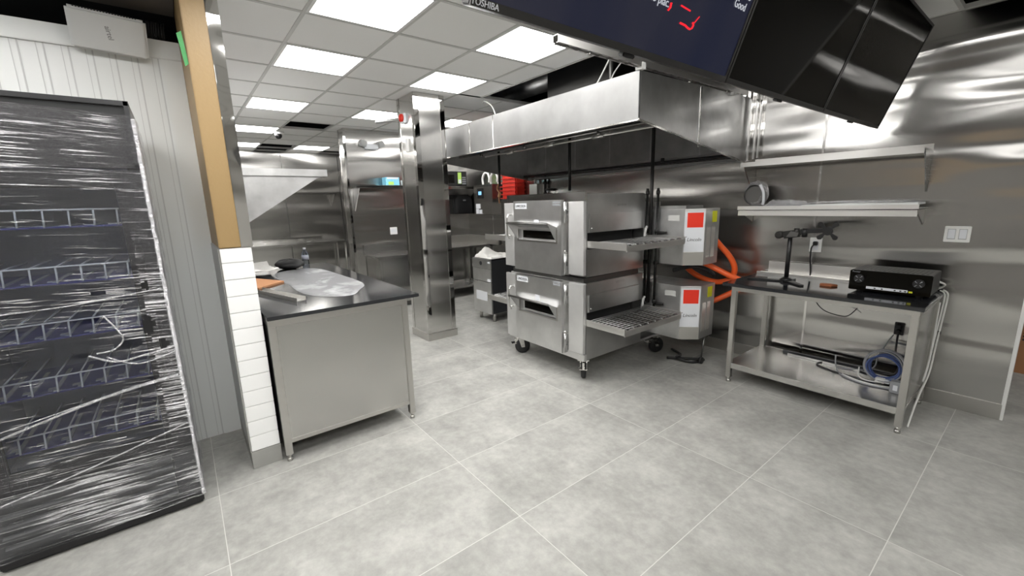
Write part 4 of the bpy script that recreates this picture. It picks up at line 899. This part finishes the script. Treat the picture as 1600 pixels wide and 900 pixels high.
# gas lines and hoses
for x, y, lab in ((-2.475, 3.572, 'black gas pipe touching the oven side beside the white valve handles'), (-2.36, 3.572, 'black gas pipe between the oven side and the control boxes')):
    t = thing('gas_pipe', lab, 'pipe', (x, y, 0.5), 'black gas pipes beside the ovens')
    m = MB().tube([(x, y, 0.5), (x, y, 1.70)], 0.013, 10)
    for z in (0.62, 1.0, 1.30, 1.66): m.cyl((x, y, z-0.018), (x, y, z+0.018), 0.02, 10)
    m.build('pipe', 'iron', t)
    if x < -2.4:
        for z in (1.29, 0.60):
            m = MB().tube(bez([(x+0.022, y-0.02, z+0.055), (x+0.018, y-0.04, z+0.03), (x+0.012, y-0.045, z-0.005), (x+0.005, y-0.045, z-0.035)], 6), [0.012]*6+[0.016]*7+[0.02]*6, 10); m.build('valve_handle', 'white', t)
    else:
        for z in (0.60, 1.29): MB().tube([(x, y, z), (x+0.06, y, z), (x+0.09, y+0.02, z)], 0.012, 8).build('branch', 'iron', t)
for lab, pts in (('orange gas hose looping below the upper control box', [(-2.05, 4.0, 1.25), (-1.99, 4.08, 1.14), (-1.92, 4.14, 1.03), (-1.885, 4.17, 0.92), (-1.92, 4.17, 0.82), (-2.04, 4.15, 0.775), (-2.20, 4.12, 0.81), (-2.34, 4.10, 0.90), (-2.42, 4.15, 1.0)]),
                 ('orange gas hose running from the upper control box behind the black table', [(-2.30, 4.03, 1.02), (-2.12, 4.02, 0.975), (-2.0, 4.05, 0.92), (-1.88, 4.09, 0.86), (-1.79, 4.14, 0.82)]),
                 ('orange gas hose rising from the lower control box behind the table leg', [(-2.12, 4.0, 0.55), (-2.02, 4.10, 0.60), (-1.90, 4.17, 0.68), (-1.78, 4.24, 0.76), (-1.72, 4.28, 0.80)])):
    MB().tube(bez(pts, 8), 0.027, 12).build('gas_hose', 'orange', None, lab, 'gas hose', 'orange gas hoses')
MB().tube(bez([(-2.32, 3.82, 0.90), (-2.22, 3.98, 0.93), (-2.12, 4.08, 0.90), (-2.06, 4.13, 0.84)], 8), 0.02, 8).build('electric_cable', 'rubber', None, 'thick black cord between the two control boxes', 'cord')
MB().tube(bez([(-2.28, 3.72, 0.02), (-2.15, 3.85, 0.015), (-2.02, 3.95, 0.015), (-2.06, 3.80, 0.015), (-2.2, 3.76, 0.035), (-2.24, 3.90, 0.02), (-2.4, 4.0, 0.015)], 8), 0.013, 8).build('electric_cable', 'rubber', None, 'black cord coiled on the floor under the lower control box', 'cord')

# ------------------------------------------------------------------ right table
TZ = 0.857
t = thing('work_table', 'stainless open table with undershelf below the black top and receiver', 'table', (-1.06, 4.0, 0), None)
for x in (-1.634, -0.497):
    for y in (3.652, 4.315): leg(MB(), x, y, TZ-0.035, 0.040).build('leg', 'frame', t)
m = MB(); m.box(-1.655, -0.476, 3.632, 3.672, TZ-0.036, TZ, 0.003); m.box(-1.655, -0.476, 4.295, 4.335, TZ-0.036, TZ, 0.003); m.box(-1.655, -1.615, 3.672, 4.295, TZ-0.036, TZ); m.box(-0.516, -0.476, 3.672, 4.295, TZ-0.036, TZ); m.build('top_frame', 'frame', t)
m = MB().box(-1.65, -0.48, 3.64, 4.33, 0.172, 0.178); m.build('undershelf', 'counter_panel', t)
m = MB().box(-1.614, -0.517, 3.634, 3.644, 0.132, 0.180, 0.002); m.box(-1.614, -0.517, 4.32, 4.33, 0.14, 0.18); m.box(-1.65, -1.64, 3.67, 4.30, 0.14, 0.18); m.build('shelf_rim', 'chrome', t)
MB().box(-0.490, -0.484, 3.672, 4.295, 0.14, TZ-0.036).build('side_panel', 'counter_panel', t)
MB().box(-1.725, -0.455, 3.612, 4.372, TZ, TZ+0.027, 0.003).build('worktop', 'slab', None, 'glossy black worktop carrying the receiver and monitor arm', 'worktop')
TT = TZ + 0.027
m = MB(); m.box(-1.66, -0.60, 4.36, 4.372, TT, TT+0.115, 0.001); m.box(-1.72, -0.60, 4.27, 4.36, TT, TT+0.014, 0.001); m.box(-1.72, -0.60, 4.258, 4.27, TT, TT+0.022, 0.001)
m.build('backsplash_strip', 'alu', None, 'loose folded steel strip at the back of the right black worktop', 'steel strip')
# receiver
t = thing('av_receiver', 'black receiver with two round dials on the right black worktop', 'receiver', (-0.70, 4.08, TT))
RX0, RX1, RY0, RY1, RZ0, RZ1 = -0.925, -0.478, 3.90, 4.23, TT+0.022, TT+0.168
MB().box(RX0+0.004, RX1-0.004, RY0+0.012, RY1, RZ0, RZ1-0.004, 0.003).build('casing', 'black', t)
MB().box(RX0, RX1, RY0, RY0+0.014, RZ0-0.004, RZ1-0.006, 0.004).build('front_panel', 'screen_black', t)
m = MB()
for k in range(16): x = RX0+0.03+k*0.025; m.box(x, x+0.012, RY0+0.05, RY1-0.05, RZ1-0.0045, RZ1-0.002)
m.build('vent', 'fryer_side', t)
for x in (RX0+0.06, RX1-0.065):
    k = MB().lathe((x, RY0, RZ0+0.082), [(0.031, 0), (0.031, -0.014), (0.028, -0.017)], 'y', 28).build('dial', 'black', t)
    m = MB()
    for a in (0.25, 0.75, 1.25, 1.75): m.tube([(x+0.008*math.cos(a*PI), RY0-0.018, RZ0+0.082+0.008*math.sin(a*PI)), (x+0.026*math.cos(a*PI), RY0-0.018, RZ0+0.082+0.026*math.sin(a*PI))], [0.0012, 0.0035], 6)
    m.build('dial_mark', 'cable_grey', k)
MB().box(RX0+0.105, RX1-0.115, RY0-0.003, RY0, RZ0+0.012, RZ0+0.030, 0.001).build('button_strip', 'label', t)
m = MB()
for x in (RX0+0.15, RX0+0.19, RX0+0.26, RX0+0.29, RX0+0.315): m.box(x, x+0.010, RY0-0.005, RY0-0.003, RZ0+0.016, RZ0+0.024)
m.build('socket', 'ink', t)
MB().box(RX1-0.11, RX1-0.09, RY0-0.003, RY0, RZ0+0.013, RZ0+0.024).build('badge', 'yellow', t)
text('lettering', 'Pioneer', 0.015, (RX0+0.038, RY0-0.001, RZ1-0.016), (1, 0, 0), (0, 0, 1), 'cable_grey', t)
m = MB().box(RX0+0.11, RX1-0.12, RY0-0.0012, RY0, RZ0+0.055, RZ0+0.115); m.build('display', 'screen_black', t)
for x in (RX0+0.06, RX1-0.06):
    for y in (RY0+0.05, RY1-0.05): MB().cyl((x, y, TT), (x, y, RZ0), 0.02, 14).build('foot', 'rubber', t)
MB().tube(bez([(-0.50, 4.24, 0.97), (-0.46, 4.27, 0.945), (-0.475, 4.30, 0.92), (-0.50, 4.29, 0.90)], 8), 0.007, 8).build('speaker_wire', 'cable_white', None, 'short white wires behind the receiver corner', 'cable')
# monitor arm
t = thing('monitor_arm', 'black desk monitor arm with an empty mounting plate on the right worktop', 'monitor arm', (-1.385, 4.02, TT))
px_, py_ = -1.385, 4.02
m = MB()
for dx, dy in ((-0.27, -0.10), (0.17, -0.16), (0.02, 0.12)):
    d = Vector((dx, dy, 0)); s = Vector((-d.y, d.x, 0)).normalized(); a = Vector((px_, py_, TT))
    m.prism([a-s*0.04, a+d-s*0.018, a+d+s*0.018, a+s*0.04], (0, 0, 0.012), 0.003)
m.lathe((px_, py_, TT+0.012), [(0.05, 0), (0.04, 0.012), (0.024, 0.022)], 'z', 20)
m.build('base', 'black', t)
MB().cyl((px_, py_, TT+0.02), (px_, py_, 1.30), 0.017, 20).build('pole', 'black', t)
m = MB().lathe((px_, py_, 1.255), [(0.026, 0), (0.03, 0.005), (0.03, 0.05), (0.026, 0.055)], 'z', 18); m.box(-1.44, -1.30, 3.98, 4.03, 1.255, 1.315, 0.012, Matrix.Rotation(-0.18, 3, 'Y')); m.lathe((-1.46, 4.0, 1.275), [(0.02, -0.03), (0.03, -0.025), (0.032, 0.03), (0.022, 0.036)], 'y', 18); m.cyl((-1.335, 4.0, 1.27), (-1.335, 4.0, 1.335), 0.02, 16)
m.build('joint', 'bezel', t)
MB().prism([(-1.40, 3.972, 1.262), (-1.32, 3.970, 1.268), (-1.31, 3.970, 1.300), (-1.37, 3.972, 1.312)], (0, -0.002, 0)).build('joint_cover', 'darksteel', t)
m = MB(); m.box(-1.31, -1.12, 3.98, 4.012, 1.300, 1.336, 0.006, Matrix.Rotation(-0.10, 3, 'Y')); m.cyl((-1.275, 3.997, 1.265), (-1.275, 3.997, 1.335), 0.02, 16); m.build('arm', 'black', t)
m = MB()
for s in (-1, 1):
    for q in (-1, 1):
        m.prism([(-1.11, 3.955, 1.322), (-1.11+s*0.056-0.016, 3.955, 1.322+q*0.056+0.012), (-1.11+s*0.056+0.016, 3.955, 1.322+q*0.056-0.012)] if s*q > 0 else [(-1.11, 3.955, 1.322), (-1.11+s*0.056-0.016, 3.955, 1.322+q*0.056-0.012), (-1.11+s*0.056+0.016, 3.955, 1.322+q*0.056+0.012)], (0, 0.006, 0))
        m.lathe((-1.11+s*0.052, 3.953, 1.322+q*0.052), [(0.017, 0), (0.017, 0.009)], 'y', 12)
m.lathe((-1.11, 3.95, 1.322), [(0.034, 0), (0.034, 0.014), (0.02, 0.045)], 'y', 18); m.box(-1.15, -1.10, 3.965, 4.005, 1.305, 1.335, 0.006)
m.build('mounting_plate', 'black', t)
MB().prism([(-1.13, 3.98, TT), (-1.05, 3.97, TT), (-1.02, 4.03, TT), (-1.08, 4.06, TT), (-1.14, 4.03, TT)], (0, 0, 0.016), 0.004).build('sponge', 'sponge', None, 'small flat brown sponge on the worktop between arm and receiver', 'sponge')
# wall shelves above the table
t = thing('wall_shelf', 'empty upper stainless wall shelf above the right table', 'shelf', (-1.26, 4.25, 1.6), 'stainless wall shelves')
m = MB(); m.box(-1.873, -0.652, 4.10, 4.398, 1.893, 1.90); m.box(-1.873, -0.652, 4.098, 4.106, 1.862, 1.90, 0.001); m.box(-1.873, -0.652, 4.392, 4.398, 1.90, 1.94); m.build('shelf_top', 'alu', t)
for x in (-1.868, -0.66): MB().prism([(x, 4.398, 1.893), (x, 4.13, 1.893), (x, 4.15, 1.875), (x, 4.39, 1.60)], (0.008, 0, 0)).build('bracket', 'steel', t)
t = thing('wall_shelf', 'lower white edged wall shelf holding wrapped sheets above the right table', 'shelf', (-1.25, 4.25, 1.38), 'stainless wall shelves')
m = MB(); m.box(-1.862, -0.638, 4.10, 4.398, 1.470, 1.476); m.box(-1.862, -0.638, 4.098, 4.104, 1.430, 1.468, 0.001); m.build('shelf_top', 'alu', t)
m = MB(); m.box(-1.866, -0.632, 4.092, 4.398, 1.482, 1.487); m.box(-1.866, -0.632, 4.090, 4.096, 1.482, 1.514, 0.001); m.build('spare_shelf_top', 'alu', t)
for x in (-1.858, -0.65): MB().prism([(x, 4.398, 1.47), (x, 4.12, 1.47), (x, 4.39, 1.36)], (0.006, 0, 0)).build('bracket', 'alu', t)
def rollfn(u, v):
    th = u*2*PI; r = 0.105 + 0.012*mnoise.noise(Vector((math.cos(th)*3, math.sin(th)*3, v*4)))
    rr = r*(0.55+0.45*math.sin(min(v, 1-v)*PI*0.999/1.0+0.35))
    return Vector((-1.765+rr*math.cos(th)*0.9, 4.15+v*0.14, 1.624+rr*math.sin(th)*1.08))
t = thing('wrapped_fitting', 'round dark fitting wrapped in clear film on the lower wall shelf', 'wrapped part', (-1.765, 4.22, 1.512))
MB().lathe((-1.765, 4.17, 1.612), [(0.075, 0), (0.092, 0.01), (0.092, 0.09), (0.05, 0.11)], 'y', 26).build('fitting_body', 'darksteel', t)
MB().grid(rollfn, 60, 20).build('clear_film', 'film_loose', t)
MB().tube(bez([(-1.70, 4.13, 1.70), (-1.672, 4.13, 1.64), (-1.668, 4.14, 1.57), (-1.675, 4.15, 1.525)], 6), 0.012, 8).build('film_fold', 'label', t)
def crumple(x0, x1, y0, y1, z0, amp, f):
    def fn(u, v):
        x = x0+u*(x1-x0); y = y0+v*(y1-y0); e = min(u, 1-u, v, 1-v)*8
        return Vector((x, y, z0 + min(1, e)*amp*(0.55+0.9*abs(mnoise.noise(Vector((x*f, y*f, 3)))))))
    return fn
MB().grid(crumple(-1.66, -1.36, 4.12, 4.34, 1.513, 0.05, 16), 50, 30).build('crumpled_film', 'film_loose', None, 'crumpled clear film on the lower wall shelf beside the round fitting', 'plastic film')
m = MB()
m.prism([(-1.36, 4.10, 1.514), (-0.64, 4.095, 1.514), (-0.64, 4.095, 1.528), (-1.0, 4.095, 1.530), (-1.36, 4.10, 1.518)], (0, 0.25, 0))
m.build('wrapped_sheet', 'frp', None, 'flat white wrapped sheets lying along the lower wall shelf', 'sheet')
MB().grid(crumple(-1.34, -0.66, 4.09, 4.33, 1.531, 0.016, 9), 60, 20).build('sheet_film', 'film_loose', None, 'loose film draped over the white sheets on the lower shelf', 'plastic film')
# outlet, switch, cords
t = thing('wall_outlet', 'wall outlet with a black plug between the monitor arm and its shelf', 'outlet', (-1.31, 4.395, 1.10))
MB().box(-1.355, -1.265, 4.388, 4.40, 1.105, 1.23, 0.003).build('plate', 'white', t); MB().box(-1.33, -1.288, 4.384, 4.389, 1.125, 1.205, 0.002).build('socket_face', 'label', t)
m = MB().box(-1.322, -1.288, 4.35, 4.385, 1.165, 1.20, 0.005); m.tube(bez([(-1.31, 4.352, 1.175), (-1.325, 4.345, 1.14), (-1.325, 4.345, 1.05), (-1.315, 4.35, 0.95), (-1.32, 4.375, 0.86)], 8), 0.006, 8); m.build('plug', 'black', t)
t = thing('switch_plate', 'white double rocker switch plate on the right stainless wall', 'switch plate', (-0.454, 4.395, 1.24))
MB().box(-0.522, -0.388, 4.391, 4.40, 1.238, 1.352, 0.003).build('plate', 'white', t)
for x in (-0.484, -0.426): MB().box(x-0.018, x+0.018, 4.386, 4.392, 1.262, 1.328, 0.002, Matrix.Rotation(0.05, 3, 'X')).build('rocker', 'label', t)
for x in (-0.484, -0.426):
    m = MB(); m.box(x-0.021, x+0.021, 4.3895, 4.3915, 1.258, 1.332); m.build('rocker_frame', 'guard', t)
MB().tube(bez([(-1.155, 4.0, TZ-0.002), (-1.15, 4.0, 0.76), (-1.09, 4.0, 0.69), (-1.0, 4.0, 0.665), (-0.93, 4.0, 0.67), (-0.88, 4.0, 0.735), (-0.85, 4.0, 0.80), (-0.83, 4.0, TZ-0.002)], 8), 0.004, 6).build('electric_cable', 'black', None, 'thin black cord sagging below the right worktop', 'cord')
MB().tube(bez([(-1.12, 4.1, TZ-0.002), (-1.08, 4.1, 0.75), (-1.0, 4.1, 0.73), (-0.92, 4.1, 0.72), (-0.87, 4.1, 0.69)], 8), 0.003, 6).build('electric_cable', 'cable_grey', None, 'thin grey cord behind the sagging black cord under the worktop', 'cord')
t = thing('wall_outlet', 'black outlet with plugs on the wall behind the right table', 'outlet', (-0.68, 4.39, 0.48))
MB().box(-0.712, -0.652, 4.388, 4.40, 0.49, 0.59, 0.003).build('plate', 'black', t); m = MB().box(-0.70, -0.665, 4.345, 4.388, 0.545, 0.58, 0.006); m.box(-0.70, -0.665, 4.345, 4.388, 0.50, 0.535, 0.006); m.build('plug', 'matblack', t)
MB().tube(bez([(-0.675, 4.335, 0.52), (-0.67, 4.30, 0.44), (-0.66, 4.27, 0.36), (-0.63, 4.26, 0.28), (-0.66, 4.25, 0.20), (-0.8, 4.22, 0.188)], 8), 0.007, 8).build('electric_cable', 'black', None, 'black cord from the outlet under the right table down to its undershelf', 'cord')
MB().tube(bez([(-0.70, 4.335, 0.50), (-0.73, 4.29, 0.42), (-0.76, 4.26, 0.32), (-0.78, 4.24, 0.22), (-0.9, 4.20, 0.186), (-1.0, 4.17, 0.186)], 8), 0.005, 8).build('electric_cable', 'cable_grey', None, 'grey cord from the outlet under the right table to the loose cables', 'cord')
def coil(cx, cy, cz, r, n, mat, name, label, wob, tube, cat='cable'):
    pts = []
    for k in range(n*28):
        a = 2*PI*k/28; rr = r*(1+wob*math.sin(k*0.41)+0.06*math.sin(k*0.077))
        pts.append((cx+rr*math.cos(a), cy+0.035*math.sin(k*0.05)+0.42*rr*math.sin(a), cz+0.86*rr*math.sin(a)))
    return MB().tube(pts, tube, 6).build(name, mat, None, label, cat)
coil(-0.69, 4.12, 0.285, 0.094, 5, 'cable_blue', 'coiled_cable', 'coil of dark blue cable standing on the table undershelf', 0.05, 0.0055)
coil(-0.695, 4.105, 0.300, 0.118, 3, 'cable_grey', 'coiled_cable', 'coil of light grey cable wound around the blue coil', 0.04, 0.0055)
SZ = 0.184
MB().tube(bez([(-1.02, 4.20, SZ+0.09), (-1.0, 4.15, SZ+0.03), (-0.95, 4.05, SZ), (-0.87, 3.97, SZ), (-0.74, 3.93, SZ), (-0.58, 3.96, SZ)], 10), 0.0055, 8).build('loose_cable', 'cable_grey', None, 'grey cable trailing across the undershelf towards the right table leg', 'cable')
MB().tube(bez([(-0.92, 4.03, SZ), (-0.88, 3.99, SZ+0.005), (-0.78, 3.945, SZ+0.005), (-0.68, 3.95, SZ+0.003), (-0.6, 4.0, SZ)], 10), 0.007, 8).build('loose_cable', 'cable_white', None, 'white cable lying on the undershelf in front of the coils', 'cable')
MB().tube(bez([(-0.60, 4.06, SZ), (-0.80, 4.03, SZ), (-0.98, 4.05, SZ), (-1.12, 4.12, SZ), (-1.10, 4.22, SZ), (-0.94, 4.24, SZ), (-0.80, 4.18, SZ)], 10), 0.005, 8).build('loose_cable', 'fryer_side', None, 'dark cable in a wide loop on the left of the undershelf cables', 'cable')
MB().tube(bez([(-0.84, 4.12, SZ+0.06), (-0.82, 4.05, SZ+0.01), (-0.76, 4.0, SZ+0.008), (-0.68, 4.02, SZ+0.01)], 8), 0.005, 8).build('loose_cable', 'cable_white', None, 'short white cable end beside the white connector', 'cable')
t = thing('cable_connector', 'white plug connector lying on the undershelf below the coils', 'connector', (-0.67, 4.06, SZ))
MB().box(-0.72, -0.66, 4.03, 4.07, SZ, SZ+0.035, 0.005).build('plug_body', 'white', t); MB().box(-0.66, -0.635, 4.035, 4.065, SZ+0.004, SZ+0.03, 0.002).build('plug_tip', 'label', t)
t = thing('power_adapter', 'small grey adapter box beside the right front table leg', 'adapter', (-0.58, 3.93, 0.178))
MB().box(-0.61, -0.545, 3.90, 3.96, 0.178, 0.265, 0.005).build('adapter_body', 'cable_grey', t); MB().box(-0.59, -0.565, 3.896, 3.90, 0.20, 0.24, 0.001).build('label_panel', 'label', t)
MB().box(-1.43, -0.62, 4.255, 4.285, 0.178, 0.20, 0.002, Matrix.Rotation(0.03, 3, 'Z')).build('metal_bar', 'fryer_side', None, 'long dark bar on the undershelf, the front one of two', 'bar', 'dark bars on the undershelf')
MB().box(-1.38, -0.62, 4.205, 4.222, 0.178, 0.19, 0.002, Matrix.Rotation(-0.02, 3, 'Z')).build('metal_bar', 'galv', None, 'thin grey bar on the undershelf beside the dark bar', 'bar', 'dark bars on the undershelf')
for lab, dx, dy, r in (('white cable hanging outside the right table, ending on the floor', 0, 0, 0.006), ('second white cable hanging down the right table side', -0.012, -0.03, 0.005)):
    pts = [(-0.46+dx, 4.26+dy, 0.905), (-0.437+dx, 4.285+dy, 0.87), (-0.44+dx, 4.29+dy, 0.74), (-0.445+dx, 4.27+dy, 0.60), (-0.45+dx, 4.25+dy, 0.45), (-0.452+dx, 4.22+dy, 0.32), (-0.455+dx, 4.14+dy, 0.25)]
    if dx == 0: pts += [(-0.46, 4.0, 0.19), (-0.462, 3.85, 0.10), (-0.463, 3.75, 0.02)]
    else: pts += [(-0.462, 4.19, 0.40), (-0.462, 4.21, 0.62), (-0.462, 4.22, 0.82)]
    MB().tube(bez(pts, 8), r, 8).build('hanging_cable', 'cable_white', None, lab, 'cable', 'white cables at the right table')
m = MB().tube([(-0.446, 4.275, 0.60), (-0.446, 4.273, 0.575)], 0.011, 8); m.build('cable_tie', 'black', None, 'black tie around the white cable at the right table', 'cable tie')
# cardboard box beyond the wall end
t = thing('cardboard_box', 'brown cardboard box on the floor beyond the end of the stainless wall', 'box', (0.2, 5.95, 0))
MB().box(-0.09, 0.55, 5.69, 6.25, 0, 0.66, 0.004).build('carton', 'kraft', t)
m = MB().box(-0.09, 0.55, 5.96, 5.98, 0.6595, 0.662); m.build('tape_strip', 'sponge', t)
m = MB()
for k in range(6): m.box(-0.078, -0.02, 5.686, 5.69, 0.30+k*0.03, 0.315+k*0.03)
m.build('printed_mark', 'ink', t)
